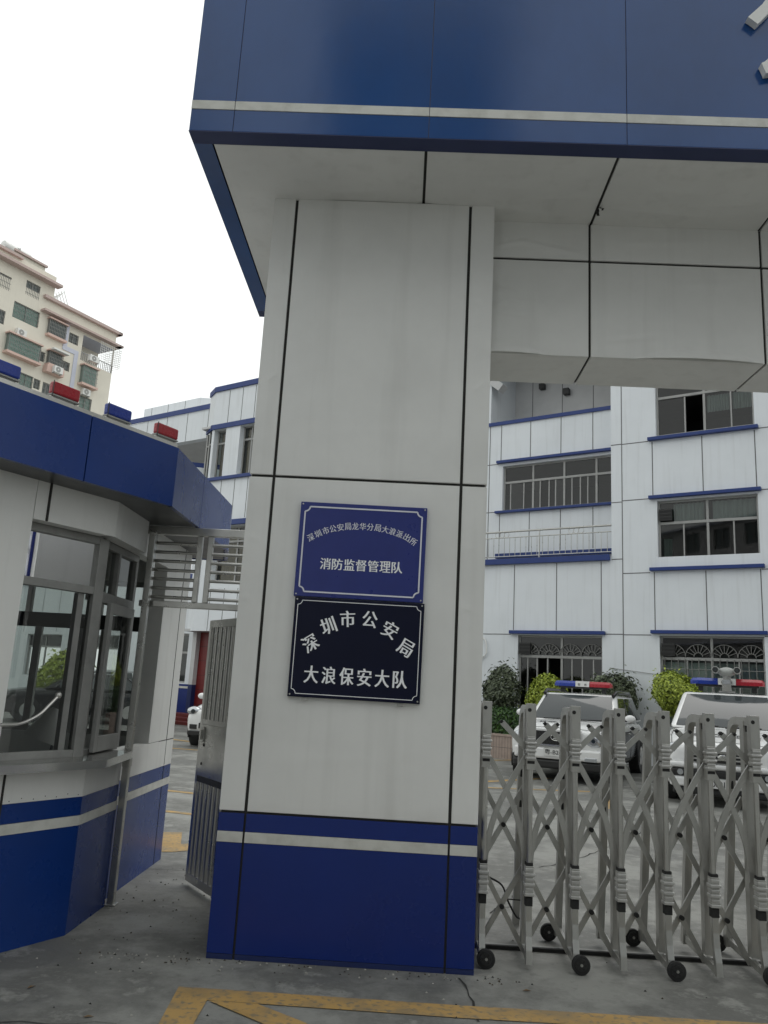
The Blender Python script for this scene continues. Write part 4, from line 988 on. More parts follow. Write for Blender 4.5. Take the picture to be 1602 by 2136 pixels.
def cornice(u0, u1, z, v=0.0, pr=.45, h=.2):
    m = MB(); m.box(u0, u1, v - pr, v - .002, z, z + h, 'pink_trim'); m.build('cornice', ap)
cornice(-3.25, 5.2, 32.2, 0, .35, .26); cornice(-3.3, 5.3, 30.95, 0, .6, .18); cornice(-22, -2.0, 33.55, 0, .7, .22); cornice(-22, -5.7, 34.4, 0, .3, .22); cornice(-6.15, -2.95, 35.2, .6, .2, .18)
m = MB(); m.box(4.825, 5.25, -.35, 11, 32.2, 32.46, 'pink_trim'); m.box(4.825, 5.3, -.6, 11, 30.95, 31.13, 'pink_trim'); m.build('cornice', ap)
for i, (a, b, c, d) in enumerate(WN):
    g_ = 'green_glass' if i in (2, 8, 11) else 'dim_glass'; yv = .6 if i == 12 else 0
    m = MB(); m.box(a, b, yv + .16, yv + .18, c, d, 'white_plastic')
    m = MB(); m.box(a, a + .05, yv + .1, yv + .16, c, d, 'window_metal'); m.box(b - .05, b, yv + .1, yv + .16, c, d, 'window_metal'); m.box(a + .05, b - .05, yv + .1, yv + .16, d - .05, d, 'window_metal'); m.box((a + b) / 2 - .03, (a + b) / 2 + .03, yv + .1, yv + .16, c, d - .05, 'window_metal')
    w = m.build('window', ap)
    m = MB(); m.box(a, b, yv + .17, yv + .2, c, d, g_); m.build('pane', w)
    if i != 12:
        m = MB(); k = a + .08
        while k < b: m.box(k - .014, k + .014, yv - .02, yv + .01, c, d, 'grille_metal'); k += .15
        z = c + .2
        while z < d: m.box(a, b, yv - .021, yv + .011, z - .014, z + .014, 'grille_metal'); z += .42
        m.build('window_bars', w)
def bay(a, b, c, d, pr=.55, g_='green_glass'):              # caged bay window with pink sill and hood
    m = MB(); m.box(a - .1, b + .1, -pr - .08, -.002, c - .2, c, 'pink_box'); m.box(a - .1, b + .1, -pr - .06, -.002, d, d + .12, 'pink_box'); m.box(a + .06, b - .06, -pr + .2, -.003, c + .001, d - .001, g_)
    w = m.build('bay_window', ap)
    m = MB(); k = a
    while k <= b + .01: m.box(k - .016, k + .016, -pr, -pr + .03, c, d, 'grille_metal'); k += .16
    for z in [c + (d - c) * q / 4 for q in range(1, 4)]: m.box(a, b, -pr - .002, -pr + .032, z - .016, z + .016, 'grille_metal')
    for k in (-pr * .75, -pr * .5, -pr * .25): m.box(a - .015, a + .015, k - .015, k + .015, c, d, 'grille_metal'); m.box(b - .015, b + .015, k - .015, k + .015, c, d, 'grille_metal')
    m.build('window_bars', w)
bay(-6.0, -3.0, 26.25, 27.75); bay(1.4, 2.95, 26.2, 27.85); bay(-2.1, -.75, 26.65, 27.8, .5, 'dim_glass'); bay(-2.45, -.72, 29.25, 30.6, .35, 'dim_glass'); bay(-6, -3, 22.9, 24.4) if False else None
m = MB(); m.prism([(-2.15, -.95), (-.55, -.95), (-.55, -.5), (-2.15, -.5)], 27.85, 28.0, 'white_plastic'); m.build('awning', ap)
m = MB(); m.box(-2.3, -.6, -.62, -.01, 25.85, 26.45, 'pink_box'); m.build('planter_box', ap)
m = MB(); m.box(-.72, -.30, -.06, -.003, 28.95, 31.0, 'pale_band'); m.box(-.72, .95, -.061, -.003, 28.55, 28.95, 'pale_band'); m.box(.55, .95, -.06, -.003, 20, 28.55, 'pale_band'); m.build('pipe_duct', ap)
m = MB(); k = 1.3
while k < 4.8: m.box(k - .02, k + .02, -.02, .02, 28.36, 29.05, 'pipe_grey'); k += .2
m.box(1.25, 4.85, -.03, .03, 29.05, 29.12, 'pipe_grey'); m.build('balcony_railing', ap)
m = MB()
for k in range(9): z = 28.9 + k * .22; m.box(2.9, 5.25, -.45, -.43, z - .012, z + .012, 'white_plastic'); m.box(5.23, 5.25, -.45, 1.9, z - .012, z + .012, 'white_plastic')
for k in range(12): u = 2.9 + k * .213; m.box(u - .012, u + .012, -.455, -.435, 28.9, 30.75, 'white_plastic')
m.build('balcony_cage', ap)
m = MB()
for k in range(6): m.beam((-2.2, -.3 + k * .35, 32.5), (-1.5 + k * .05, -.3 + k * .35, 33.5), .04, .04, 'white_plastic'); m.beam((-1.0 + .03 * k, -.3 + k * .35, 32.46), (-1.6, -.3 + k * .35, 33.6), .04, .04, 'white_plastic')
m.build('roof_bracket', ap)
def aw(u, v, z): d = Vector((math.cos(AR), math.sin(AR))); n_ = Vector((-math.sin(AR), math.cos(AR))); p = Vector(AO[:2]) + d * u + n_ * v; return (p.x, p.y, z)
def acu(u, v, z, w_, lab):
    o = thing('air_conditioner', lab, 'air conditioner', aw(u, v, z), AR, group='air conditioners on the apartment block')
    m = MB(); m.box(0, w_, -.38, -.02, 0, .58, 'white_plastic'); m.build('casing', o, bevel=.02)
    m = MB(); m.tube([(w_ * .42, -.395, .29), (w_ * .42, -.381, .29)], .24, 'grey_plastic', 20); m.tube([(w_ * .42, -.40, .29), (w_ * .42, -.394, .29)], .06, 'white_plastic', 12); m.build('fan_grille', o)
    m = MB(); m.box(.05, .1, -.36, -.004, -.06, -.002, 'pipe_grey'); m.box(w_ - .1, w_ - .05, -.36, -.004, -.06, -.002, 'pipe_grey'); m.build('bracket', o)
acu(-5.3, 0, 27.93, .85, 'white air conditioner above the wide caged bay window at upper left')
acu(1.75, -.3, 28.4, 1.0, 'white air conditioner below the corner balcony of the apartment block')
acu(1.75, 0, 25.25, .8, 'white air conditioner under the right bay window beside the red light')
acu(-1.85, -.62, 25.9, .85, 'white air conditioner in the pink box under the white awning')
for i, (u, r) in enumerate(((-7.6, .55), (-5.6, .42), (-4.5, .42))):
    o = thing('water_tank', ('large white rooftop water tank cut by the left edge', 'white rooftop water tank on a frame beside the antenna', 'white rooftop water tank nearest the roof end')[i], 'water tank', aw(u, 2.0, 34.5 if i == 0 else 35.25), AR, group='rooftop water tanks')
    m = MB(); m.tube([(-.75, 0, .75), (-.68, 0, .75), (.68, 0, .75), (.75, 0, .75)], [r * .6, r, r, r * .6], 'white_plastic', 18); m.build('drum', o, smooth=True)
    m = MB()
    for x in (-.5, .5):
        for yv in (-.3, .3): m.beam((x, yv, -.3), (x, yv * .7, .5), .05, .05, 'pipe_grey')
    m.build('stand', o)
m = MB(); p = aw(-5.0, 1.5, 0); m.cyl((p[0], p[1], 35.2), (p[0], p[1], 36.3), .02, 'pipe_grey', 6); tag(m.build('antenna'), 'thin rooftop antenna mast on the apartment block', 'antenna')

# ------------------------------------------------------------------ plants along the facade
def leaves(m, n, fn, size, mt, rnd):
    for _ in range(n):
        p, nr = fn(rnd); p = Vector(p); nr = Vector(nr).normalized()
        nr = (nr + Vector((rnd.uniform(-1, 1), rnd.uniform(-1, 1), rnd.uniform(-.4, 1))) * .8).normalized()
        a = nr.cross(Vector((rnd.uniform(-1, 1), rnd.uniform(-1, 1), rnd.uniform(-1, 1)))).normalized(); b = nr.cross(a); s = size * rnd.uniform(.6, 1.3)
        m.face([p - a * s, p + b * s * .45 + nr * s * .1, p + a * s, p - b * s * .45 + nr * s * .1], mt)
def shrub(name, lab, u, v, z, rad, mt, n, size, seed, group, wild=.0, stem=.3):
    rnd = random.Random(seed); w = loc2world(u, v)
    o = thing(name, lab, 'shrub', w, 0, group)
    lob = [(Vector((rnd.gauss(0, 1), rnd.gauss(0, 1), rnd.gauss(0, 1))).normalized(), rnd.uniform(-.24, .17)) for _ in range(26)]
    def fn(r_):
        d = Vector((r_.gauss(0, 1), r_.gauss(0, 1), r_.gauss(0, 1))).normalized()
        k = 1 + sum(h * max(0, d.dot(q) - .72) * 3 for q, h in lob); k *= r_.uniform(.62, 1.03) ** .6
        if wild and r_.random() < wild: k *= r_.uniform(1.0, 1.38)
        return (d.x * rad[0] * k, d.y * rad[1] * k, z + d.z * rad[2] * k), d
    m = MB(); leaves(m, n, fn, size, mt, rnd); m.build('foliage', o)
    m = MB(); m.tube([(0, 0, 0), (.02, .01, z * .5), (0, 0, z)], [.06, .05, .03], 'bark', 8)
    for k in range(6):
        a = k * 1.05; m.tube([(0, 0, z - rad[2] * .7), (math.cos(a) * rad[0] * .55, math.sin(a) * rad[1] * .55, z + rad[2] * .2)], [.02, .008], 'bark', 6)
    m.build('stem', o)
shrub('round_shrub', 'round lime green shrub behind the left police car', -2.26, -.75, 1.52, (.56, .56, .56), 'leaf_lime', 5200, .045, 11, 'clipped lime shrubs by the facade', .03)
shrub('round_shrub', 'round lime green shrub between the two police cars', .86, -.75, 1.70, (.62, .6, .58), 'leaf_lime', 5600, .045, 12, 'clipped lime shrubs by the facade', .03)
shrub('loose_shrub', 'dark loose shrub right beside the gate pillar', -3.62, -.8, 1.58, (.46, .46, .62), 'leaf_olive', 3400, .055, 13, 'dark shrubs by the facade', .14)
shrub('loose_shrub', 'grey green shrub showing above the left police car light bar', -.70, -.55, 1.62, (.72, .5, .62), 'leaf_olive', 4200, .055, 14, 'dark shrubs by the facade', .14)
shrub('round_shrub', 'yellow green round shrub seen through the guard booth windows', -16.9, -4.5, 1.25, (.9, .9, .8), 'leaf_lime', 3600, .075, 15, 'clipped lime shrubs by the facade', .03)
rnd = random.Random(5); m = MB()
def hf(r_):
    s_ = r_.random()
    if s_ < .5: return (r_.uniform(-5.6, -2.45), -2.2 + r_.gauss(0, .03), r_.uniform(.5, 1.12)), (0, -1, .2)
    if s_ < .85: return (r_.uniform(-5.6, -2.45), r_.uniform(-2.2, -1.5), 1.1 + .05 * math.sin(r_.random() * 40) + r_.gauss(0, .03)), (0, 0, 1)
    return (-2.45 + r_.gauss(0, .03), r_.uniform(-2.2, -1.5), r_.uniform(.5, 1.12)), (1, 0, .2)
leaves(m, 6500, hf, .045, 'leaf_green', rnd)
hd = thing('hedge', 'low dark green clipped hedge in a tiled planter by the facade', 'hedge', FO, FR)
m.build('foliage', hd)
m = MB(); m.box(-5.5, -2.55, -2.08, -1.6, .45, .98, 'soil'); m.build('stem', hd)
m = MB(); m.box(-5.7, -2.3, -2.35, -2.25, 0, .52, 'planter_tile'); m.box(-2.4, -2.3, -2.249, -1.3, 0, .52, 'planter_tile'); m.box(-5.7, -2.401, -2.249, -1.3, 0, .44, 'soil')
m.box(-5.72, -2.28, -2.37, -2.23, .521, .57, 'planter_tile')
k = -5.65
while k < -2.3: m.box(k - .004, k + .004, -2.353, -2.349, .02, .515, 'thin_joint'); k += .075
m.box(-5.7, -2.3, -2.3535, -2.3495, .26, .268, 'thin_joint')
o = m.build('planter', bevel=.004); o.location = FO; o.rotation_euler = (0, 0, FR); tag(o, 'pinkish tiled planter box holding the low hedge', 'planter')
st = loc2world(-3.2, -2.9); m = MB(); m.prism([(-.25, -.07), (.25, -.07), (.25, .07), (-.25, .07)], 0, .07, 'rubber'); m.box(-.08, .08, -.072, .072, .012, .071, 'yellow_paint')
o = m.build('wheel_stop', bevel=.02); o.location = st; o.rotation_euler = (0, 0, FR); tag(o, 'black and yellow rubber wheel stop beside the planter', 'wheel stop')

# ------------------------------------------------------------------ vehicles
def car(name, label, F, head, L, Wd, belt, roof, paint, low_paint=None, glass_x=(1.25, 2.05), rear=(.55, .12), hood=.12, seed=0, cat='police car', nose=.74, group=None):
    """front at y=0 facing -y; F front centre on the ground; head = turn of the tail to the right"""
    t = thing(name, label, cat, (F[0], F[1], 0), -R(head), group)
    hw = Wd / 2; hz = belt - hood
    stn = [(0.0, hw * .70, .42, nose + .02), (.045, hw * .86, .33, nose + .12), (.16, hw * .955, .27, hz - .10), (.38, hw * .985, .24, hz - .03), (.8, hw, .23, hz + .03),
           (glass_x[0] + .02, hw, .23, belt - .01), (glass_x[0] + .4, hw, .23, belt), (L * .6, hw, .23, belt), (L - .5, hw * .99, .24, belt), (L - .15, hw * .96, .30, belt - .02), (L - .03, hw * .90, .36, belt - .08), (L, hw * .78, .42, belt - .2)]
    m = MB(); rings = []
    for y, w, zb, zt in stn:
        half = [(0, zt + .02), (.45 * w, zt + .016), (.78 * w, zt - .004), (.93 * w, zt - .05), (w, zt - .15), (w * 1.003, (zt * .55 + zb * .45)), (.985 * w, zb + .14), (.94 * w, zb + .02), (.7 * w, zb), (0, zb)]
        rings.append([(x, y, z) for x, z in half] + [(-x, y, z) for x, z in reversed(half[1:-1])])
    n = len(rings[0]); v = [p for r in rings for p in r]
    up, lo = [], []
    for i in range(len(rings) - 1):
        for k in range(n):
            f = (i * n + k, i * n + (k + 1) % n, (i + 1) * n + (k + 1) % n, (i + 1) * n + k)
            kk = min(k, n - 1 - k)
            (lo if (low_paint and ((kk >= 6) or (kk >= 4 and i >= 4))) else up).append(f)
    i0 = len(m.v); m.v += v
    for f in up + [tuple(range(n - 1, -1, -1)), tuple((len(rings) - 1) * n + k for k in range(n))]: m.f.append(tuple(i0 + a for a in f)); m.mi.append(m.m(paint))
    for f in lo: m.f.append(tuple(i0 + a for a in f)); m.mi.append(m.m(low_paint))
    b = m.build('body', t, smooth=True, angle=70)
    sb = b.modifiers.new('sub', 'SUBSURF'); sb.levels = 2; sb.render_levels = 2
    # greenhouse
    yb0, yt0 = glass_x; yt1, yb1 = L - rear[0], L - rear[1]; wb, wt_ = hw * .94, hw * .77; zb, zt = belt - .03, roof
    B = [Vector((-wb, yb0, zb)), Vector((wb, yb0, zb)), Vector((wb, yb1, zb)), Vector((-wb, yb1, zb))]
    T = [Vector((-wt_, yt0, zt)), Vector((wt_, yt0, zt)), Vector((wt_, yt1, zt)), Vector((-wt_, yt1, zt))]
    m = MB(); m.mesh(B + T, [(3, 2, 1, 0), (4, 5, 6, 7), (0, 1, 5, 4), (1, 2, 6, 5), (2, 3, 7, 6), (3, 0, 4, 7)], paint)
    gh = m.build('cabin', t, smooth=True, angle=60); bv = gh.modifiers.new('bevel', 'BEVEL'); bv.width = .07; bv.segments = 4
    m = MB(); nx = 6
    mid = (yt0 + yt1) / 2                                    # crowned roof skin
    rp = [[(wt_ * .9 * (2 * i / nx - 1), yt0 + .12 + (yt1 - yt0 - .24) * j / 6, zt - .004 + .035 * (1 - (2 * i / nx - 1) ** 2) * (1 - (2 * j / 6 - 1) ** 4)) for i in range(nx + 1)] for j in range(7)]
    for j in range(6):
        for i in range(nx): m.face([rp[j][i], rp[j][i + 1], rp[j + 1][i + 1], rp[j + 1][i]], paint)
    m.build('roof', t, smooth=True, weld=True)
    def patch(nm, a, b_, c, d, s0, s1, t0, t1, mt='car_glass', o=.008, bulge=.03):
        m = MB(); nrm = (b_ - a).cross(d - a).normalized(); N = 6; g_ = []
        for j in range(N + 1):
            row = []
            for i in range(N + 1):
                s = s0 + (s1 - s0) * i / N; q = t0 + (t1 - t0) * j / N
                p = (a * (1 - s) + b_ * s) * (1 - q) + (d * (1 - s) + c * s) * q
                row.append(p + nrm * (o + bulge * (1 - (2 * s - 1) ** 2) * (1 - (2 * q - 1) ** 2)))
            g_.append(row)
        for j in range(N):
            for i in range(N): m.face([g_[j][i], g_[j][i + 1], g_[j + 1][i + 1], g_[j + 1][i]], mt)
        return m.build(nm, t, smooth=True, weld=True)
    patch('windscreen', B[0], B[1], T[1], T[0], .055, .945, .07, .93)
    patch('rear_window', B[2], B[3], T[3], T[2], .08, .92, .12, .9)
    for nm, a, b_, c, d in (('r', B[1], B[2], T[2], T[1]), ('l', B[3], B[0], T[0], T[3])):
        cuts_ = ((.06, .385), (.41, .70), (.73, .95))
        for s0, s1 in cuts_:
            if nm == 'l': s0, s1 = 1 - s1, 1 - s0
            patch('side_window', a, b_, c, d, s0, s1, .10, .90, bulge=.0, o=.006)
    wr = .345; ya = .88; yb_ = L - .92
    for y in (ya, yb_):
        for sx in (-1, 1):
            m = MB(); m.cyl((sx * (hw - .20), y, wr), (sx * (hw + .010), y, wr + .02), wr + .05, 'black_plastic', 28)
            w = m.build('wheel_arch', t)
            m = MB(); m.tube([(sx * (hw - .2), y, wr), (sx * (hw - .17), y, wr), (sx * (hw + .0), y, wr), (sx * (hw + .022), y, wr)], [wr * .9, wr, wr, wr * .9], 'tyre', 28)
            w = m.build('wheel', t, smooth=True)
            m = MB(); m.cyl((sx * (hw + .01), y, wr), (sx * (hw + .028), y, wr), wr * .60, 'bright_aluminium', 24)
            for k in range(6):
                a = k * math.pi / 3; m.beam((sx * (hw + .03), y, wr), (sx * (hw + .03), y + wr * .55 * math.cos(a), wr + wr * .55 * math.sin(a)), .05, .012, 'bright_aluminium', up=(1, 0, 0))
            m.build('rim', w)
    return t
def body_tree(t):
    b = [c for c in t.children if c.name.startswith('body')][0]
    bpy.context.view_layer.update()
    return BVHTree.FromObject(b, bpy.context.evaluated_depsgraph_get())
def seams(t, hw, L, belt, gx, hood0=.10):
    tr = body_tree(t)
    def top(x, y):
        h = tr.ray_cast(Vector((x, y, 4)), Vector((0, 0, -1)))[0]; return h
    def side(sx, y, z):
        h = tr.ray_cast(Vector((sx * 3, y, z)), Vector((-sx, 0, 0)))[0]; return h
    m = MB()
    for sx in (-1, 1):
        p = [top(sx * hw * (.80 + .05 * min(1, k / 6)), hood0 + (gx[0] - hood0) * k / 12) for k in range(13)]; p = [q for q in p if q]
        if len(p) > 2: m.tube(p, .006, 'joint', 6)
    p = [top(hw * .80 * (2 * k / 12 - 1), hood0) for k in range(13)]; p = [q for q in p if q]
    if len(p) > 2: m.tube(p, .006, 'joint', 6)
    m.build('bonnet_seam', t)
    m = MB()
    for sx in (-1, 1):
        for y in (gx[0] + .28, gx[0] + 1.22, gx[0] + 2.15):
            p = [side(sx, y, .38 + (belt - .46) * k / 8) for k in range(9)]; p = [q for q in p if q]
            if len(p) > 2: m.tube(p, .006, 'joint', 6)
        p = [side(sx, gx[0] + .28 + 1.87 * k / 10, .38) for k in range(11)]; p = [q for q in p if q]
        if len(p) > 2: m.tube(p, .006, 'joint', 6)
    m.build('door_seam', t)
    for sx in (-1, 1):
        for y in (gx[0] + 1.05, gx[0] + 1.98):
            h = side(sx, y, belt - .22)
            if h: m = MB(); m.box(h.x - .012, h.x + .022, y - .08, y + .06, h.z - .018, h.z + .018, 'chrome'); m.build('door_handle', t, bevel=.006)
    for sx in (-1, 1):
        for y in (.88, L - .92):
            m = MB(); P = [Vector((sx * (hw + .012), y + .425 * math.cos(a), .345 + .425 * math.sin(a))) for a in [math.pi * (k / 16 * 1.24 - .12) for k in range(17)]]
            m.sweep(P, .035, .05, 'black_plastic', side=(1, 0, 0)); m.build('arch_trim', t)
    return tr
def project_text(m, tr, text, x, y, w, h, mt):
    v, f, tw, th = glyphs(text, .2); P = []
    for a, b, c in v:
        q = tr.ray_cast(Vector((x + a * w / tw, y + b * h / th, 4)), Vector((0, 0, -1)))[0]
        P.append((q.x, q.y, q.z + .004))
    m.mesh(P, f, mt)
def mirrors(t, hw, y, z, mt='white_paint'):
    for sx in (-1, 1):
        m = MB(); m.ball((sx * (hw + .13), y, z), (.105, .055, .072), mt, 16, 10); m.beam((sx * (hw - .05), y + .02, z - .06), (sx * (hw + .08), y, z - .04), .05, .04, 'black_plastic')
        m.build('mirror', t, smooth=True)
def lightbar(t, y, z, half, txt='警察', dual=False):
    lb = MB(); lb.box(-half * .85, half * .85, y - .10, y + .10, z - .05, z - .012, 'black_plastic')
    for sx in (-1, 1): lb.box(sx * half * .72 - .04, sx * half * .72 + .04, y - .06, y + .06, z - .13, z - .05, 'black_plastic')
    lb = lb.build('light_bar', t)
    h = .08
    for sx, mt in ((-1, 'blue_lens'), (1, 'red_lens')):
        m = MB(); x0, x1 = half * .24, half
        pr = [(y - .13, z - .01), (y - .12, z + h * .7), (y - .06, z + h * 1.3), (y + .06, z + h * 1.3), (y + .12, z + h * .7), (y + .13, z - .01)]
        rr = []
        for x, k in ((x0, 1), (x1 * .8, 1), (x1 * .94, .93), (x1, .6)): rr.append([(sx * x, y + (a - y) * k, z - .01 + (b - z + .01) * k) for a, b in pr])
        n = len(pr); vv = [p for r in rr for p in r]
        m.mesh(vv, [(i * n + k, i * n + (k + 1) % n, (i + 1) * n + (k + 1) % n, (i + 1) * n + k) for i in range(3) for k in range(n)] + [tuple(range(n)), tuple(3 * n + k for k in range(n))], mt)
        m.build('lens', lb, bevel=.006)
    m = MB(); m.prism([(-half * .238, y - .132), (half * .238, y - .132), (half * .238, y + .12), (-half * .238, y + .12)], z - .01, z + h * 1.32, 'white_plastic')
    put_text(m, txt[0], (-half * .11, y - .1335, z + .032), .08, 'ink', fit_w=.055, fit_h=.05); put_text(m, txt[1], (half * .11, y - .1335, z + .032), .08, 'ink', fit_w=.055, fit_h=.05)
    m.build('centre_panel', lb, bevel=.003)
def headlamp(t, x, y, z, rx, rz, tilt=0):
    m = MB(); m.ball((x, y + .05, z), (rx, .09, rz), 'headlamp', 20, 12); m.tube([(x, y - .035, z), (x, y - .045, z)], rz * .55, 'chrome', 16); m.tube([(x, y - .046, z), (x, y - .049, z)], rz * .3, 'car_glass', 12)
    m.build('headlight', t, smooth=True)
# left police car
pc1 = car('police_suv', 'white police off road car with honeycomb grille and black lower sides', (2.93, 15.45), 24, 4.55, 1.92, 1.075, 1.60, 'white_paint', 'black_paint', glass_x=(1.20, 1.95), rear=(.5, .1), hood=.05, nose=.82, group='white police cars in the yard')
mirrors(pc1, .96, 1.45, 1.17); t1 = seams(pc1, .96, 4.55, 1.075, (1.20, 1.95), .16)
lightbar(pc1, 2.35, 1.76, .60)
m = MB(); m.prism([(-.42, -.045), (.42, -.045), (.36, .06), (-.36, .06)], .66, .90, 'black_plastic')
for r_ in range(4):
    for k in range(14): xx = -.37 + k * .056 + (r_ % 2) * .028; m.cyl((xx, -.052, .69 + r_ * .055), (xx, -.046, .69 + r_ * .055), .022, 'rubber', 6)
m.box(-.46, .46, -.05, .0, .895, .93, 'white_paint'); m.box(-.44, .44, -.052, .0, .63, .658, 'chrome')
m.build('grille', pc1)
m = MB(); e = [(.105 * math.cos(a), -.056, .79 + .06 * math.sin(a)) for a in [2 * math.pi * k / 24 for k in range(25)]]; m.tube(e, .008, 'chrome', 6)
m.tube([(-.03, -.058, .835), (-.055, -.058, .765), (.03, -.058, .752)], .008, 'chrome', 6); m.tube([(.045, -.058, .76), (.06, -.058, .79), (.03, -.058, .82)], .007, 'chrome', 6); m.build('emblem', pc1)
for sx in (-1, 1): headlamp(pc1, sx * .665, .0, .77, .185, .12)
m = MB(); m.box(-.80, .80, -.055, .1, .40, .60, 'white_paint'); m.box(-.83, .83, -.03, .12, .23, .385, 'black_plastic'); m.build('bumper', pc1, bevel=.035)
for sx in (-1, 1):
    m = MB(); m.box(sx * .62 - .11, sx * .62 + .11, -.066, -.02, .40, .475, 'headlamp'); m.build('fog_lamp', pc1, bevel=.012)
m = MB(); m.box(-.235, .235, -.072, -.058, .455, .60, 'plate_white'); put_text(m, '粤-B2426', (0, -.0735, .528), .1, 'ink', fit_w=.42, fit_h=.095, bold=.002); m.box(-.228, .228, -.0728, -.0722, .592, .596, 'ink'); m.build('number_plate', pc1)
for sx in (-1, 1):
    m = MB(); m.tube([(sx * .70, 1.85, 1.58), (sx * .72, 2.1, 1.655), (sx * .72, 3.7, 1.665), (sx * .70, 4.0, 1.60)], .035, 'black_paint', 8); m.build('roof_rail', pc1, smooth=True)
m = MB(); m.tube([(-.55, 1.19, 1.09), (-.05, 1.15, 1.11)], .012, 'rubber', 6); m.tube([(.05, 1.19, 1.09), (.6, 1.15, 1.11)], .012, 'rubber', 6); m.build('wiper', pc1)
m = MB(); project_text(m, t1, '警察', -.33, .62, .34, .16, 'ink'); m.build('bonnet_lettering', pc1)
# right police car
pc2 = car('police_suv', 'white police car with POLICE on its bonnet and a camera on its roof', (5.0, 13.0), 24, 4.6, 1.88, 1.15, 1.735, 'white_paint', None, glass_x=(1.02, 1.9), rear=(.45, .1), hood=.10, nose=.80, group='white police cars in the yard')
mirrors(pc2, .94, 1.3, 1.24); t2 = seams(pc2, .94, 4.6, 1.15, (1.02, 1.9), .14)
lightbar(pc2, 2.25, 1.90, .62)
for sx in (-1, 1):
    m = MB(); pts = []
    m.ball((sx * .70, .17, .79), (.20, .13, .135), 'headlamp', 20, 12); m.tube([(sx * .67, .055, .79), (sx * .67, .035, .79)], .07, 'chrome', 18); m.tube([(sx * .67, .034, .79), (sx * .67, .031, .79)], .04, 'car_glass', 12); m.build('headlight', pc2, smooth=True)
m = MB(); m.prism([(-.44, -.045), (.44, -.045), (.38, .06), (-.38, .06)], .66, .80, 'black_plastic')
for k in range(2): m.box(-.46, .46, -.055, .0, .70 + .055 * k, .722 + .055 * k, 'bright_aluminium')
m.box(-.47, .47, -.058, .0, .80, .835, 'chrome'); m.build('grille', pc2)
m = MB(); m.ball((0, -.06, .745), (.07, .012, .045), 'chrome', 16, 8); m.build('emblem', pc2)
m = MB(); m.box(-.78, .78, -.05, .1, .56, .64, 'white_paint'); m.box(-.78, .78, -.045, .1, .28, .42, 'white_paint'); m.box(-.76, .76, -.025, .12, .43, .55, 'black_plastic'); m.box(-.74, .74, -.02, .14, .17, .27, 'black_plastic'); m.build('bumper', pc2, bevel=.03)
for sx in (-1, 1):
    m = MB(); m.tube([(sx * .62, -.032, .49), (sx * .62, -.026, .49)], .045, 'headlamp', 14); m.build('fog_lamp', pc2)
m = MB(); m.box(-.22, .22, -.062, -.052, .285, .415, 'plate_white'); put_text(m, 'O8012', (-.05, -.0635, .35), .1, 'ink', fit_w=.27, fit_h=.085, bold=.002); put_text(m, '警', (.155, -.0635, .35), .1, 'red_lens', fit_w=.085, fit_h=.09, bold=.002); m.build('number_plate', pc2)
m = MB(); project_text(m, t2, 'POLICE', 0, .48, .50, .15, 'ink'); project_text(m, t2, '警', -.46, .48, .17, .20, 'ink'); project_text(m, t2, '察', .46, .48, .17, .20, 'ink')
for y_ in (.38, .58): m.tube([t2.ray_cast(Vector((-.3 + .6 * k / 8, y_, 4)), Vector((0, 0, -1)))[0] for k in range(9)], .005, 'ink', 6)
hm = m.build('bonnet_lettering', pc2)
m = MB(); m.tube([(-.6, 1.01, 1.165), (-.1, .96, 1.185)], .013, 'rubber', 6); m.tube([(.0, 1.01, 1.165), (.55, .96, 1.185)], .013, 'rubber', 6); m.build('wiper', pc2)
m = MB(); m.box(-.13, .13, 1.98, 2.12, 1.755, 1.78, 'grey_plastic'); m.box(-.075, .075, 1.97, 2.11, 1.78, 1.98, 'steel'); m.box(-.07, .06, 1.955, 1.972, 1.90, 1.975, 'headlamp')
m.cyl((0, 2.15, 1.90), (0, 2.15, 2.10), .07, 'grey_plastic', 16); m.ball((0, 2.15, 2.12), (.15, .11, .085), 'lamp_grey', 18, 12)
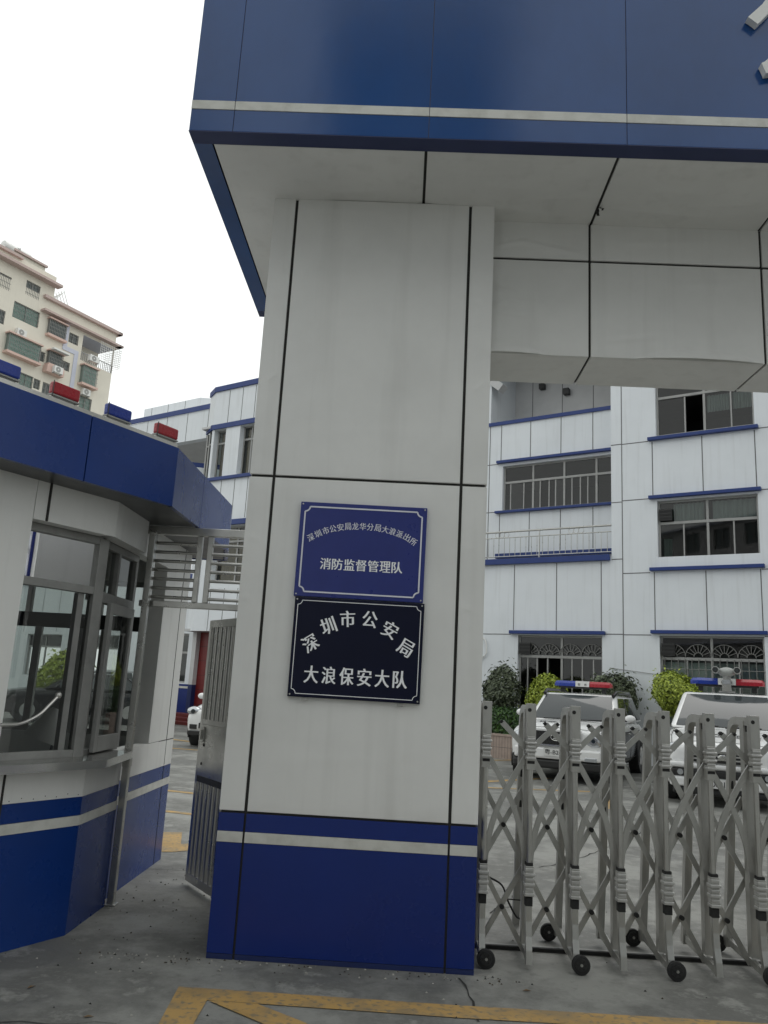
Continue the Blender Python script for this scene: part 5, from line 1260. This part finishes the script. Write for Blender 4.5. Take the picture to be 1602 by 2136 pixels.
for sx in (-1, 1):
    m.cyl((sx * .18, 1.98, 2.15), (sx * .18, 2.25, 2.15), .062, 'lamp_grey', 18); m.cyl((sx * .18, 1.974, 2.15), (sx * .18, 1.982, 2.15), .048, 'black_plastic', 18); m.cyl((sx * .18, 1.970, 2.15), (sx * .18, 1.976, 2.15), .028, 'car_glass', 14)
m.build('roof_camera', pc2, smooth=True)
# white car by the red door, and two cars seen through the booth
wc = car('white_car', 'white car nose showing between the guard booth and the open gate leaf', (-3.88, 18.1), 8, 4.4, 1.78, 1.02, 1.50, 'white_paint', None, glass_x=(1.05, 1.9), rear=(.6, .15), hood=.10, nose=.70, cat='car')
mirrors(wc, .89, 1.35, 1.08); seams(wc, .89, 4.4, 1.02, (1.05, 1.9))
for sx in (-1, 1):
    m = MB(); m.ball((sx * .68, .14, .78), (.17, .14, .10), 'headlamp', 18, 10); m.tube([(sx * .66, .0, .775), (sx * .66, -.01, .775)], .05, 'car_glass', 12); m.build('headlight', wc, smooth=True)
m = MB(); m.box(-.75, .75, -.01, .12, .27, .36, 'black_plastic'); m.box(-.5, .5, -.025, .05, .42, .54, 'black_plastic'); m.box(-.72, -.55, -.0, .1, .40, .5, 'black_plastic'); m.box(-.4, .4, -.03, .05, .62, .70, 'chrome'); m.build('grille', wc, bevel=.01)
dc = car('dark_car', 'black saloon car seen through the guard booth windows', (-11.7, 23.6), 62, 4.6, 1.8, .98, 1.42, 'black_paint', None, glass_x=(1.25, 2.05), rear=(1.1, .5), hood=.08, nose=.68, cat='car')
mirrors(dc, .9, 1.6, 1.03, 'black_paint')
sc_ = car('silver_car', 'silver car behind the black saloon, seen through the guard booth', (-12.4, 27.3), 62, 4.5, 1.78, 1.08, 1.56, 'silver_paint', None, glass_x=(1.1, 1.9), rear=(.8, .3), hood=.10, nose=.70, cat='car')
mirrors(sc_, .89, 1.4, 1.12, 'silver_paint')
for t in (dc, sc_):
    for sx in (-1, 1): headlamp(t, sx * .64, .10, .70, .17, .09)
